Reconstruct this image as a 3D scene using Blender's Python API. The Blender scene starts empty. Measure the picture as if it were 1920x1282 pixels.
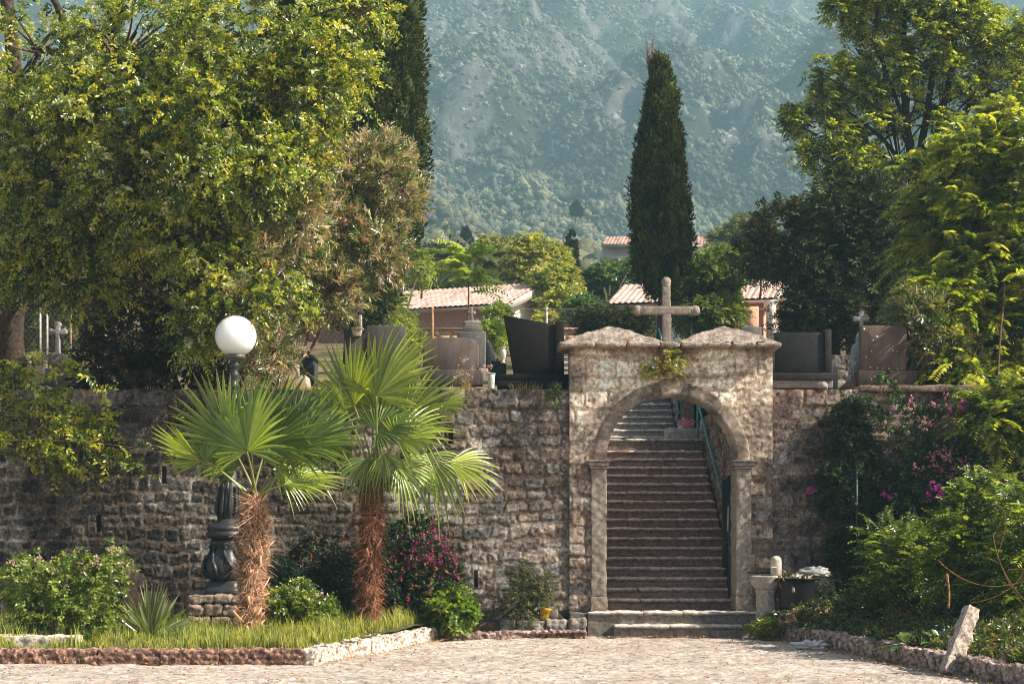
import bpy, math, random
import numpy as np
R = math.radians
S = bpy.context.scene
COL = S.collection
# ------------------------------------------------------------------ camera
F = 3240.0; EYE = 1.6; HY = 998.0
cam_d = bpy.data.cameras.new("camera"); cam = bpy.data.objects.new("camera", cam_d); COL.objects.link(cam)
cam.location = (0, 0, EYE); cam.rotation_euler = (R(90), 0, 0)
cam_d.sensor_width = 36; cam_d.lens = F / 1920 * 36; cam_d.shift_y = (HY - 641) / 1920
cam_d.clip_start = 0.1; cam_d.clip_end = 6000
S.camera = cam
# ------------------------------------------------------------------ light
SUN_EL, SUN_AZ = 40.0, -14.0          # azimuth measured from +X (right of the picture) towards +Y
sd = np.array([math.cos(R(SUN_EL)) * math.cos(R(SUN_AZ)), math.cos(R(SUN_EL)) * math.sin(R(SUN_AZ)), math.sin(R(SUN_EL))])
w = bpy.data.worlds.new("World"); S.world = w; w.use_nodes = True
nt = w.node_tree; bg = nt.nodes["Background"]
sky = nt.nodes.new("ShaderNodeTexSky"); sky.sky_type = 'NISHITA'; sky.sun_disc = False
sky.sun_elevation = R(SUN_EL); sky.sun_rotation = R(90 - SUN_AZ); sky.air_density = 1.0; sky.dust_density = 3.0; sky.ozone_density = 0.5
nt.links.new(sky.outputs[0], bg.inputs[0]); bg.inputs[1].default_value = 0.068
sl = bpy.data.lights.new("sun", 'SUN'); sl.energy = 5.0; sl.angle = R(0.6); sl.color = (1.0, 0.90, 0.76)
sun = bpy.data.objects.new("sun", sl); COL.objects.link(sun)
from mathutils import Vector
sun.rotation_euler = Vector((-sd[0], -sd[1], -sd[2])).to_track_quat('-Z', 'Y').to_euler()
sun.location = (20, -10, 30)
S.view_settings.view_transform = 'Standard'; S.view_settings.look = 'None'
S.view_settings.exposure = 1.17; S.view_settings.gamma = 1
S.cycles.max_bounces = 6; S.cycles.diffuse_bounces = 4; S.cycles.glossy_bounces = 2
S.cycles.transmission_bounces = 4; S.cycles.volume_bounces = 0; S.cycles.transparent_max_bounces = 6
S.cycles.use_denoising = True; S.cycles.filter_width = 1.05; S.cycles.caustics_reflective = False; S.cycles.caustics_refractive = False
S.cycles.sample_clamp_indirect = 4

# ------------------------------------------------------------------ helpers
def W(px, py, Y): return np.array([(px - 960) * Y / F, Y, EYE + (HY - py) * Y / F])
def WX(px, Y): return (px - 960) * Y / F
def WZ(py, Y): return EYE + (HY - py) * Y / F
def M(px, Y): return px * Y / F            # length of px pixels at depth Y
def nrm(a): return a / (np.linalg.norm(a, axis=-1, keepdims=True) + 1e-9)

class G:
    """collects geometry (numpy) for one mesh object"""
    def __init__(s): s.v = []; s.f = []; s.c = []; s.n = 0
    def add(s, v, f, c=(1, 1, 1)):
        v = np.asarray(v, float).reshape(-1, 3)
        if isinstance(f, np.ndarray): s.f.append(f + s.n)
        else:
            by = {}
            for q in f: by.setdefault(len(q), []).append(q)
            for q in by.values(): s.f.append(np.array(q) + s.n)
        c = np.asarray(c, float)
        if c.ndim == 1: c = np.tile(c, (len(v), 1))
        s.v.append(v); s.c.append(c); s.n += len(v)
        return s
    def build(s, name, mat, parent=None, smooth=False, bevel=0, loc=None):
        v = np.concatenate(s.v)
        if parent is not None: v = v - np.array(parent.matrix_world.translation if parent.parent else parent.location)
        c = np.concatenate(s.c)
        me = bpy.data.meshes.new(name)
        me.vertices.add(len(v)); me.vertices.foreach_set("co", v.astype(np.float32).ravel())
        loops = np.concatenate([f.ravel() for f in s.f]); cnt = np.concatenate([np.full(len(f), f.shape[1]) for f in s.f])
        st = np.concatenate([[0], np.cumsum(cnt)[:-1]])
        me.loops.add(len(loops)); me.loops.foreach_set("vertex_index", loops.astype(np.int32))
        me.polygons.add(len(cnt)); me.polygons.foreach_set("loop_start", st.astype(np.int32))
        try: me.polygons.foreach_set("loop_total", cnt.astype(np.int32))
        except Exception: pass
        a = me.color_attributes.new("Col", 'FLOAT_COLOR', 'POINT')
        a.data.foreach_set("color", np.hstack([c, np.ones((len(c), 1))]).astype(np.float32).ravel())
        me.update(calc_edges=True); me.validate()
        if smooth: me.polygons.foreach_set("use_smooth", np.ones(len(cnt), bool))
        me.materials.append(mat)
        o = bpy.data.objects.new(name, me); COL.objects.link(o)
        if parent is not None: o.parent = parent
        if bevel:
            b = o.modifiers.new("bevel", 'BEVEL'); b.width = bevel; b.segments = 2; b.limit_method = 'ANGLE'
        return o

def tag(o, label, cat, group=None):
    o["label"] = label; o["category"] = cat
    if group: o["group"] = group
    return o
def struct(o, kind="structure"): o["kind"] = kind; return o
def thing(name, loc, label, cat, group=None):
    o = bpy.data.objects.new(name, None); COL.objects.link(o); o.location = tuple(float(x) for x in loc)
    o.empty_display_size = .2
    return tag(o, label, cat, group)
def copy_tree(o, delta, parent=None):
    c = o.copy(); COL.objects.link(c)
    if parent is None: c.location = o.location + Vector(delta)
    else: c.parent = parent
    for ch in list(o.children): copy_tree(ch, None, c)
    return c

_w = {}
def noise3(p, scale=1.0, seed=0, n=9):
    """smooth pseudo noise about -1..1"""
    p = np.asarray(p, float)
    if (seed, n) not in _w:
        r = np.random.RandomState(seed + 77)
        d = nrm(r.normal(size=(n, 3))) * (1 + 2.2 * r.rand(n, 1)); _w[(seed, n)] = (d, r.rand(n) * 6.28)
    d, ph = _w[(seed, n)]
    return np.sin(p @ d.T * (2.2 / scale) + ph).sum(-1) / (n ** .5) * .8
def fbm3(p, scale, seed=0, o=3):
    t = 0
    for k in range(o): t = t + noise3(p, scale / 2.1 ** k, seed + k) * .55 ** k
    return t
def val2(h, w_, cell, rs):
    """2-D value noise 0..1 raster, cell in samples"""
    gh, gw = int(h / cell) + 3, int(w_ / cell) + 3
    g = rs.rand(gh, gw)
    y = np.arange(h) / cell; x = np.arange(w_) / cell
    yi = y.astype(int); xi = x.astype(int); fy = y - yi; fx = x - xi
    fy = fy * fy * (3 - 2 * fy); fx = fx * fx * (3 - 2 * fx)
    a = g[yi][:, xi]; b = g[yi][:, xi + 1]; c = g[yi + 1][:, xi]; d = g[yi + 1][:, xi + 1]
    fx = fx[None, :]; fy = fy[:, None]
    return (a * (1 - fx) + b * fx) * (1 - fy) + (c * (1 - fx) + d * fx) * fy
def fbm2(h, w_, cell, rs, o=4):
    t = 0; s = 0
    for k in range(o):
        t = t + val2(h, w_, max(cell / 2 ** k, 1.01), rs) * .5 ** k; s += .5 ** k
    return t / s
def grid_faces(nu, nv, mask=None):
    i = np.arange((nv - 1) * (nu - 1)); r = i // (nu - 1); c = i % (nu - 1)
    f = np.stack([r * nu + c, r * nu + c + 1, (r + 1) * nu + c + 1, (r + 1) * nu + c], 1)
    if mask is not None: f = f[mask.ravel()]
    return f
def box(x0, x1, y0, y1, z0, z1):
    v = [(x, y, z) for z in (z0, z1) for y in (y0, y1) for x in (x0, x1)]
    return v, [(0, 2, 3, 1), (4, 5, 7, 6), (0, 1, 5, 4), (2, 6, 7, 3), (1, 3, 7, 5), (0, 4, 6, 2)]
def rbox(x0, x1, y0, y1, z0, z1, res=.05, rad=.02, amp=.006, scale=.15, seed=1, rot=None, org=None):
    """rounded, noisy stone block"""
    c = np.array([(x0 + x1) / 2, (y0 + y1) / 2, (z0 + z1) / 2]); h = np.array([x1 - x0, y1 - y0, z1 - z0]) / 2
    V = []; Fc = []; n0 = 0
    for ax in range(3):
        u, v = (ax + 1) % 3, (ax + 2) % 3
        nu = max(4, min(160, int(2 * h[u] / res) + 2)); nv = max(4, min(160, int(2 * h[v] / res) + 2))
        for sg in (-1, 1):
            a, b = np.meshgrid(np.linspace(-h[u], h[u], nu), np.linspace(-h[v], h[v], nv))
            p = np.zeros((nv * nu, 3)); p[:, u] = a.ravel(); p[:, v] = b.ravel(); p[:, ax] = sg * h[ax]
            f = grid_faces(nu, nv)
            if sg < 0: f = f[:, ::-1]
            V.append(p); Fc.append(f + n0); n0 += len(p)
    p = np.concatenate(V); f = np.concatenate(Fc)
    rr = min(rad, h.min() * .9)
    q = np.clip(p, -(h - rr), h - rr); d = p - q; l = np.linalg.norm(d, axis=1, keepdims=True)
    d = d / np.maximum(l, 1e-6); p = q + d * rr
    if amp:
        p = p + d * (fbm3(p + c + seed, scale, seed)[:, None] * amp)
    if rot is not None: p = p @ np.array(rot).T
    return p + c, f
def tube(path, rad, n=8, cap=True):
    path = np.asarray(path, float); m = len(path); rad = np.broadcast_to(np.asarray(rad, float), (m,))
    t = np.gradient(path, axis=0); t = nrm(t)
    ref = np.array([0, 0, 1.]) if abs(t[:, 2]).mean() < .8 else np.array([0, 1., 0])
    u = nrm(np.cross(t, ref)); v = np.cross(t, u)
    a = np.linspace(0, 2 * math.pi, n, endpoint=False)
    P = path[:, None] + (u[:, None] * np.cos(a)[None, :, None] + v[:, None] * np.sin(a)[None, :, None]) * rad[:, None, None]
    P = P.reshape(-1, 3); f = []
    for i in range(m - 1):
        for j in range(n):
            k = (j + 1) % n; f.append((i * n + j, i * n + k, (i + 1) * n + k, (i + 1) * n + j))
    f = [tuple(reversed(q)) for q in f]
    if cap: f.append(tuple(range(n))); f.append(tuple(reversed(range((m - 1) * n, m * n))))
    return P, f
def bez(p0, p1, p2, n=8):
    t = np.linspace(0, 1, n)[:, None]
    return (1 - t) ** 2 * np.array(p0) + 2 * t * (1 - t) * np.array(p1) + t * t * np.array(p2)
def lathe(prof, cx, cy, n=24, lean=0, square=0, flut=0):
    """prof: list of (radius, z)"""
    a = np.linspace(0, 2 * math.pi, n, endpoint=False); P = []
    for r, z in prof:
        rr = r * (1 + flut * np.cos(a * 12))
        if square: rr = r / np.maximum(abs(np.cos(a)), abs(np.sin(a))) ** square
        P.append(np.stack([cx + rr * np.cos(a) + lean * z, cy + rr * np.sin(a), np.full(n, z)], 1))
    P = np.concatenate(P); f = []; m = len(prof)
    for i in range(m - 1):
        for j in range(n):
            k = (j + 1) % n; f.append((i * n + j, i * n + k, (i + 1) * n + k, (i + 1) * n + j))
    f.append(tuple(reversed(range(n)))); f.append(tuple(range((m - 1) * n, m * n)))
    return P, f
def prism(poly, Y, depth):
    """poly: list of pixel corners (counter-clockwise or not) standing at depth Y"""
    p = [W(a, b, Y) for a, b in poly]; n = len(p)
    v = p + [q + np.array([0, depth, 0]) for q in p]
    ar = sum(p[i][0] * p[(i + 1) % n][2] - p[(i + 1) % n][0] * p[i][2] for i in range(n))
    f = [tuple(range(n)), tuple(reversed(range(n, 2 * n)))] + [(i, i + n, (i + 1) % n + n, (i + 1) % n) for i in range(n)]
    if ar < 0: f = [tuple(reversed(q)) for q in f]
    return v, f

# ------------------------------------------------------------------ materials
def mat(name, rough=.85, spec=.3, vscale=6, vamt=.25, bscale=40, bump=.3, bdist=.01, trans=0, tint=(1, 1, 1), metal=0, spots=None, coat=0, streak=0, tcol=None):
    m = bpy.data.materials.new(name); m.use_nodes = True; n = m.node_tree; L = n.links.new
    p = n.nodes["Principled BSDF"]; out = n.nodes["Material Output"]
    at = n.nodes.new("ShaderNodeAttribute"); at.attribute_name = "Col"
    tc = n.nodes.new("ShaderNodeTexCoord")
    col = at.outputs["Color"]
    if vamt:
        mp = n.nodes.new("ShaderNodeMapping"); L(tc.outputs["Object"], mp.inputs[0])
        if streak: mp.inputs["Scale"].default_value = (1, 1, streak)
        nz = n.nodes.new("ShaderNodeTexNoise"); nz.inputs["Scale"].default_value = vscale; nz.inputs["Detail"].default_value = 7
        nz.inputs["Roughness"].default_value = .78; L(mp.outputs[0], nz.inputs["Vector"])
        mr = n.nodes.new("ShaderNodeMapRange"); mr.inputs[1].default_value = .38; mr.inputs[2].default_value = .62
        mr.inputs[3].default_value = 1 - vamt; mr.inputs[4].default_value = 1 + vamt; mr.clamp = False
        L(nz.outputs["Fac"], mr.inputs[0])
        mx = n.nodes.new("ShaderNodeVectorMath"); mx.operation = 'MULTIPLY'; L(col, mx.inputs[0]); L(mr.outputs[0], mx.inputs[1])
        col = mx.outputs[0]
    if spots:
        sc, thr, wid, scol = spots
        nz = n.nodes.new("ShaderNodeTexNoise"); nz.inputs["Scale"].default_value = sc; nz.inputs["Detail"].default_value = 8; nz.inputs["Roughness"].default_value = .75
        L(tc.outputs["Object"], nz.inputs["Vector"])
        mr = n.nodes.new("ShaderNodeMapRange"); mr.inputs[1].default_value = thr; mr.inputs[2].default_value = thr + wid; L(nz.outputs["Fac"], mr.inputs[0])
        mi = n.nodes.new("ShaderNodeMix"); mi.data_type = 'RGBA'; L(mr.outputs[0], mi.inputs["Factor"]); L(col, mi.inputs["A"]); mi.inputs["B"].default_value = (*scol, 1)
        col = mi.outputs["Result"]
    L(col, p.inputs["Base Color"])
    p.inputs["Roughness"].default_value = rough; p.inputs["Specular IOR Level"].default_value = spec; p.inputs["Metallic"].default_value = metal
    if bump:
        nb = n.nodes.new("ShaderNodeTexNoise"); nb.inputs["Scale"].default_value = bscale; nb.inputs["Detail"].default_value = 6; nb.inputs["Roughness"].default_value = .7
        L(tc.outputs["Object"], nb.inputs["Vector"])
        bn = n.nodes.new("ShaderNodeBump"); bn.inputs["Strength"].default_value = bump; bn.inputs["Distance"].default_value = bdist
        L(nb.outputs["Fac"], bn.inputs["Height"]); L(bn.outputs[0], p.inputs["Normal"])
    if trans:
        tr = n.nodes.new("ShaderNodeBsdfTranslucent")
        tm = n.nodes.new("ShaderNodeVectorMath"); tm.operation = 'MULTIPLY'; L(col, tm.inputs[0]); tm.inputs[1].default_value = tcol or (1.9, 1.7, .7)
        L(tm.outputs[0], tr.inputs["Color"])
        ms = n.nodes.new("ShaderNodeMixShader"); ms.inputs[0].default_value = trans
        L(p.outputs[0], ms.inputs[1]); L(tr.outputs[0], ms.inputs[2]); L(ms.outputs[0], out.inputs["Surface"])
    return m
m_wall = mat("wall_stone", .95, .1, 22, .62, 75, .8, .012, spots=(17, .60, .05, (.38, .33, .28)))
m_gate = mat("gate_stone", .95, .1, 17, .58, 65, .7, .010, spots=(9, .59, .06, (.15, .10, .075)))
m_arch = mat("arch_stone", .93, .12, 13, .42, 60, .7, .010, spots=(14, .60, .06, (.40, .37, .32)))
m_step = mat("step_stone", .92, .15, 16, .42, 45, .7, .012, spots=(9, .62, .06, (.30, .25, .21)))
m_grey = mat("grey_stone", .92, .15, 18, .34, 60, .6, .008, spots=(12, .62, .06, (.44, .41, .36)))
m_slab = mat("polished_slab", .55, .14, 5, .35, 60, .15, .003)
m_rough = mat("weathered_slab", .9, .2, 5, .28, 60, .3, .004, streak=.18)
m_kerb = mat("kerb_stone", .93, .15, 24, .6, 40, .8, .015, spots=(16, .62, .05, (.10, .05, .035)))
m_pave = mat("paving", .9, .2, 9, .45, 30, .8, .012, spots=(7, .63, .06, (.17, .12, .10)))
m_soil = mat("soil", .97, .1, 5, .4, 30, .8, .02)
m_grass = mat("grass_blade", .6, .2, 2.0, .18, 1, 0, trans=.45, tcol=(1.9, 1.8, .8))
m_leaf = mat("leaf", .27, .75, 2.0, .18, 1, 0, trans=.40, tcol=(2.0, 2.0, .7))
m_gloss = mat("glossy_leaf", .22, 1.0, 2.0, .18, 1, 0, trans=.22)
m_dark = mat("dark_leaf", .6, .25, 2.0, .22, 1, 0, trans=.12, tcol=(1.3, 1.3, .6))
m_cyp = mat("cypress_leaf", .75, .15, 1.2, .25, 1, 0, trans=.12, tcol=(1.5, 1.5, .6))
m_palm = mat("palm_leaf", .24, .8, 3, .12, 1, 0, trans=.36, tcol=(1.7, 1.6, .6))
m_petal = mat("petal", .7, .2, 3, .1, 1, 0, trans=.35, tcol=(1.2, 1.1, 1.2))
m_bark = mat("bark", .95, .1, 18, .6, 30, .9, .02)
m_fibre = mat("palm_fibre", .9, .15, 12, .35, 60, .6, .01, trans=.18, tcol=(1.2, 1.0, .8))
m_iron = mat("cast_iron", .42, .5, 9, .25, 40, .25, .003)
m_paint = mat("painted_metal", .5, .4, 15, .25, 60, .1, .002)
m_glassball = mat("opal_glass", .35, .35, 1, 0, 1, 0)
_p = m_glassball.node_tree.nodes["Principled BSDF"]; _p.inputs["Subsurface Weight"].default_value = 1; _p.inputs["Subsurface Radius"].default_value = (1, 1, 1); _p.inputs["Subsurface Scale"].default_value = .35
m_plast = mat("plastic", .4, .3, 6, .1, 30, .05, .002)
m_film = mat("plastic_film", .25, .6, 6, .15, 25, .5, .01, trans=.3, tcol=(1, 1, 1))
m_tile = mat("roof_tile", .85, .2, 3, .25, 25, .2, .01)
m_plaster = mat("plaster", .9, .2, 2, .12, 20, .15, .01)
m_brick = mat("brick", .9, .2, 5, .3, 25, .3, .01)
m_terr = mat("dry_ground", .96, .1, 2, .4, 10, .6, .03)
m_litter = mat("litter", .8, .2, 8, .2, 1, 0, trans=.15, tcol=(1.2, 1, .8))
m_glass = mat("window_glass", .1, .6, 1, 0, 1, 0)

def mountain_mat():
    m = bpy.data.materials.new("mountain_rock"); m.use_nodes = True; n = m.node_tree; L = n.links.new
    p = n.nodes["Principled BSDF"]; p.inputs["Roughness"].default_value = .95; p.inputs["Specular IOR Level"].default_value = .1
    at = n.nodes.new("ShaderNodeAttribute"); at.attribute_name = "Col"; tc = n.nodes.new("ShaderNodeTexCoord")
    a = n.nodes.new("ShaderNodeTexNoise"); a.inputs["Scale"].default_value = .12; a.inputs["Detail"].default_value = 9; a.inputs["Roughness"].default_value = .75
    L(tc.outputs["Object"], a.inputs["Vector"])
    mr = n.nodes.new("ShaderNodeMapRange"); mr.inputs[1].default_value = .35; mr.inputs[2].default_value = .65; mr.inputs[3].default_value = .45; mr.inputs[4].default_value = 1.4
    L(a.outputs["Fac"], mr.inputs[0])
    mx = n.nodes.new("ShaderNodeVectorMath"); mx.operation = 'MULTIPLY'; L(at.outputs["Color"], mx.inputs[0]); L(mr.outputs[0], mx.inputs[1]); L(mx.outputs[0], p.inputs["Base Color"])
    b = n.nodes.new("ShaderNodeBump"); b.inputs["Strength"].default_value = 1; b.inputs["Distance"].default_value = 2.5; L(a.outputs["Fac"], b.inputs["Height"]); L(b.outputs[0], p.inputs["Normal"])
    return m
m_mount = mountain_mat()

# ------------------------------------------------------------------ terrain
TY = np.array([27.5, 40, 50, 60, 110, 250, 450, 1000, 1300, 1500]); TZ = np.array([3.72, 5.35, 6.6, 7.9, 17.2, 39, 83.5, 291, 440, 500])
def zt(x, y):
    z = np.interp(y, TY, TZ)
    k = np.clip((np.asarray(y) - 120) / 500, 0, 1)
    p = np.stack([np.asarray(x, float), np.asarray(y, float), np.zeros_like(np.asarray(x, float))], -1)
    return z + k * (fbm3(p * [1, .55, 1], 150, 5) * 22 + abs(fbm3(p, 60, 8)) * 11 * k)
def solve(px, py):
    t = np.linspace(120, 1400, 1500); x = (px - 960) * t / F; g = zt(x, t) - (EYE + (HY - py) * t / F)
    i = np.argmax(g > 0); return x[i], t[i]
rocks = [(1130, 100, 50, 40), (1175, 165, 50, 38), (1080, 70, 40, 26), (865, 110, 34, 28), (970, 125, 26, 18), (1370, 215, 48, 42), (1455, 150, 55, 26), (1420, 270, 40, 26), (1500, 30, 70, 40), (1330, 150, 40, 26),
         (900, 25, 45, 22), (1250, 20, 60, 22), (1005, 30, 10, 40), (985, 75, 10, 30), (940, 120, 14, 34), (1400, 60, 60, 30), (700, 90, 60, 30), (200, 60, 90, 40), (810, 60, 30, 30), (1160, 250, 18, 16), (1800, 100, 100, 60)]
RK = []
for a, b, rx, ry in rocks:
    x, y = solve(a, b); x2, y2 = solve(a, b - ry); RK.append((x, y, M(rx, y), max(abs(y2 - y), 12)))
def rockmask(x, y):
    p = np.stack([x, y, 0 * x], -1); n = fbm3(p, 20, 21, 4) * .7; m = np.full(len(x), -9.0)
    for cx, cy, rx, ry in RK: m = np.maximum(m, 1 - ((x - cx) / rx) ** 2 - ((y - cy) / ry) ** 2)
    return m + n * 1.5 - .35
def strip_grid(x0f, x1f, ys, nx):
    V = []
    for y in ys: V.append(np.stack([np.linspace(x0f(y), x1f(y), nx), np.full(nx, y)], 1))
    return np.concatenate(V)
# mountain
ys = np.concatenate([np.linspace(118, 300, 90), np.linspace(302, 1300, 560), [1400, 1500]])
q = strip_grid(lambda y: -.42 * y - 90, lambda y: .42 * y + 90, ys, 420)
x, y = q[:, 0], q[:, 1]; z = zt(x, y); rm = rockmask(x, y); k = np.clip(rm * 3, 0, 1) * np.clip((y - 300) / 100, 0, 1)
p3 = np.stack([x, y, z], -1)
z = z + k * (abs(fbm3(p3, 14, 31, 3)) * 3.2 + noise3(p3, 5, 35) * 1.0)
tone = .75 + .3 * noise3(p3, 60, 41)
c = (np.array([.050, .062, .026])[None] * tone[:, None]) * (1 - k[:, None]) + np.array([.19, .185, .16])[None] * (.8 + .25 * noise3(p3, 8, 42)[:, None]) * k[:, None]
struct(G().add(np.stack([x, y, z], 1), grid_faces(420, len(ys)), np.clip(c, .01, 1)).build("mountain", m_mount, smooth=True))

def ico():
    t = (1 + 5 ** .5) / 2
    v = nrm(np.array([(-1, t, 0), (1, t, 0), (-1, -t, 0), (1, -t, 0), (0, -1, t), (0, 1, t), (0, -1, -t), (0, 1, -t), (t, 0, -1), (t, 0, 1), (-t, 0, -1), (-t, 0, 1)], float))
    f = np.array([(0, 11, 5), (0, 5, 1), (0, 1, 7), (0, 7, 10), (0, 10, 11), (1, 5, 9), (5, 11, 4), (11, 10, 2), (10, 7, 6), (7, 1, 8), (3, 9, 4), (3, 4, 2), (3, 2, 6), (3, 6, 8), (3, 8, 9), (4, 9, 5), (2, 4, 11), (6, 2, 10), (8, 6, 7), (9, 8, 1)])
    return v, f
IV, IF = ico()
def leaf_tris(cen, rad, k, rs, size, col):
    """k small random leaf-clump triangles spread over each crown"""
    n = len(cen); d = nrm(rs.normal(size=(n, k, 3))); d[..., 2] = abs(d[..., 2]) * .9 - .12
    base = cen[:, None] + d * rad[:, None, :] * (.6 + .45 * rs.rand(n, k, 1))
    a = nrm(rs.normal(size=(n, k, 3)) + d * .2) ; b = nrm(np.cross(a, d + .01))
    s = (size[:, None, None] * (.6 + .8 * rs.rand(n, k, 1)))
    V = np.stack([base - a * s, base + a * s * .7 + b * s * .5, base + b * s], 2).reshape(-1, 3)
    f = np.arange(n * k * 3).reshape(-1, 3)
    C = np.repeat((col[:, None] * (.75 + .5 * rs.rand(n, k, 1))).reshape(-1, 3), 3, 0)
    return V, f, C
rs = np.random.RandomState(3)
N = 190000
y = 128 + (1180 - 128) * rs.rand(N) ** .8; x = (rs.rand(N) * 2 - 1) * (.33 * y + 25)
rm = rockmask(x, y); p2 = np.stack([x, y, 0 * x], -1)
keep = (rm < .02 + .3 * rs.rand(N)) | (rs.rand(N) < .45)
keep &= rs.rand(N) < np.clip(.75 + .5 * noise3(p2, 30, 55), .25, 1)
x, y = x[keep], y[keep]; n = len(x); r = (.8 + 1.35 * rs.rand(n) ** 2.2) * (1 - .2 * np.clip((y - 500) / 500, 0, 1))
cen = np.stack([x, y, zt(x, y) + r * .35], 1); rad = np.stack([r * 1.1, r * 1.1, r * (.75 + .5 * rs.rand(n))], 1)
hue = rs.rand(n, 1); big = np.clip(noise3(cen, 70, 61)[:, None] * .5 + .5, 0, 1)
col = np.array([.105, .140, .085]) * (1 - hue) + np.array([.25, .235, .135]) * hue
col = col * (.55 + .95 * big) * (.7 + .6 * rs.rand(n, 1)); rare = rs.rand(n) < .03; col[rare] = np.array([.13, .085, .05])
g = G()
OV = np.array([(1, 0, 0), (-1, 0, 0), (0, 1, 0), (0, -1, 0), (0, 0, 1), (0, 0, -1)], float); OF = np.array([(0, 2, 4), (2, 1, 4), (1, 3, 4), (3, 0, 4), (2, 0, 5), (1, 2, 5), (3, 1, 5), (0, 3, 5)]); d = OV[None] * (1 + .3 * rs.normal(size=(n, 6, 1))) + .25 * rs.normal(size=(n, 6, 3)); V = cen[:, None] + d * rad[:, None] * .9
fa = y > 480; nf = fa.sum(); g.add(V[fa].reshape(-1, 3), (OF[None] + (np.arange(nf) * 6)[:, None, None]).reshape(-1, 3), np.repeat(col[fa] * .8, 6, 0))
nc = ~fa; nn_ = nc.sum(); d = IV[None] * (1 + .16 * rs.normal(size=(nn_, 12, 1))) + .10 * rs.normal(size=(nn_, 12, 3)); V = cen[nc][:, None] + d * rad[nc][:, None] * .9
g.add(V.reshape(-1, 3), (IF[None] + (np.arange(nn_) * 12)[:, None, None]).reshape(-1, 3), np.repeat(col[nc] * .8, 12, 0))
V, f, C = leaf_tris(cen[nc], rad[nc] * 1.1, 26, rs, r[nc] * .22, col[nc]); g.add(V, f, C)
near = y < 1180
V, f, C = leaf_tris(cen[near], rad[near], 9, rs, r[near] * .5, col[near]); g.add(V, f, C)
struct(g.build("hillside_forest", m_dark), "stuff")
N = 60000; y = 420 + 700 * rs.rand(N); x = (rs.rand(N) * 2 - 1) * (.33 * y + 25); rm = rockmask(x, y); k = (rm > -.05) | (rs.rand(N) < .012); x, y = x[k], y[k]; n = len(x)
r = .5 + 1.6 * rs.rand(n) ** 2.5; cen = np.stack([x, y, zt(x, y) + r * .5], 1); d = OV[None] * (1 + .35 * rs.normal(size=(n, 6, 1))) + .3 * rs.normal(size=(n, 6, 3))
V = cen[:, None] + d * r[:, None, None] * np.array([1.1, 1., .75]); g = G(); g.add(V.reshape(-1, 3), (OF[None] + (np.arange(n) * 6)[:, None, None]).reshape(-1, 3), np.repeat(np.array([.36, .35, .32]) * (.5 + .8 * rs.rand(n, 1)), 6, 0)); struct(g.build("hillside_rocks", m_mount), "stuff")

N = 9000; y = 62 + 240 * rs.rand(N); x = np.sign(rs.rand(N) - .5) * (.31 * y + 6 + rs.rand(N) * 90); k = abs(x) < .42 * y + 85; x, y = x[k], y[k]; n = len(x); r = .5 + 1.5 * rs.rand(n) ** 1.6
cen = np.stack([x, y, zt(x, y) + r * .5], 1); rad = np.stack([r, r, r * 1.1], 1); hue = rs.rand(n, 1); col = (np.array([.07, .11, .035]) * (1 - hue) + np.array([.17, .17, .06]) * hue); g = G()
for kk in (0, 1): V, f, C = leaf_tris(cen, rad * (1 - .2 * kk), 34, rs, r * .2, col); g.add(V, f, C)
struct(g.build("slope_scrub", m_dark), "stuff")
# gentle slope between the cemetery and the mountain
def ground_patch(name, xs, ys, fz, mt, colf):
    X, Y_ = np.meshgrid(xs, ys); x = X.ravel(); y = Y_.ravel(); z = fz(x, y)
    p = np.stack([x, y, z], 1)
    return struct(G().add(p, grid_faces(len(xs), len(ys)), colf(p)).build(name, mt, smooth=True))
def cemcol(p):
    n = np.clip(fbm3(p, 1.3, 71)[:, None] * .5 + .5, 0, 1)
    return np.array([.20, .14, .085]) * n + np.array([.085, .085, .035]) * (1 - n)
def cemz(x, y): return zt(x, y) + .03 * noise3(np.stack([x, y, 0 * x], -1), .6, 72)
# the cemetery slope: left of the stairs, right of the stairs and behind them
ground_patch("cemetery_ground", np.linspace(-16, 1.28, 140), np.linspace(27.55, 41, 90), cemz, m_terr, cemcol)
ground_patch("cemetery_ground_right", np.linspace(3.72, 18, 110), np.linspace(27.55, 41, 90), cemz, m_terr, cemcol)
ground_patch("upper_slope", np.linspace(-60, 60, 200), np.linspace(41, 119, 110), cemz, m_terr, cemcol)
struct(G().add([(-900, -300, -.12), (900, -300, -.12), (900, 27.6, -.12), (-900, 27.6, -.12)], [(0, 1, 2, 3)], (.12, .11, .06)).build("ground", m_soil))

# ------------------------------------------------------------------ courtyard paving
rs = np.random.RandomState(11)
res = .028; xs = np.arange(-8, 8.01, res); ys = np.arange(15.5, 27.45, res); h, w_ = len(ys), len(xs)
n1 = fbm2(h, w_, 34, rs, 5); n2 = fbm2(h, w_, 9, rs, 3); n3 = val2(h, w_, 70, rs)
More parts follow.
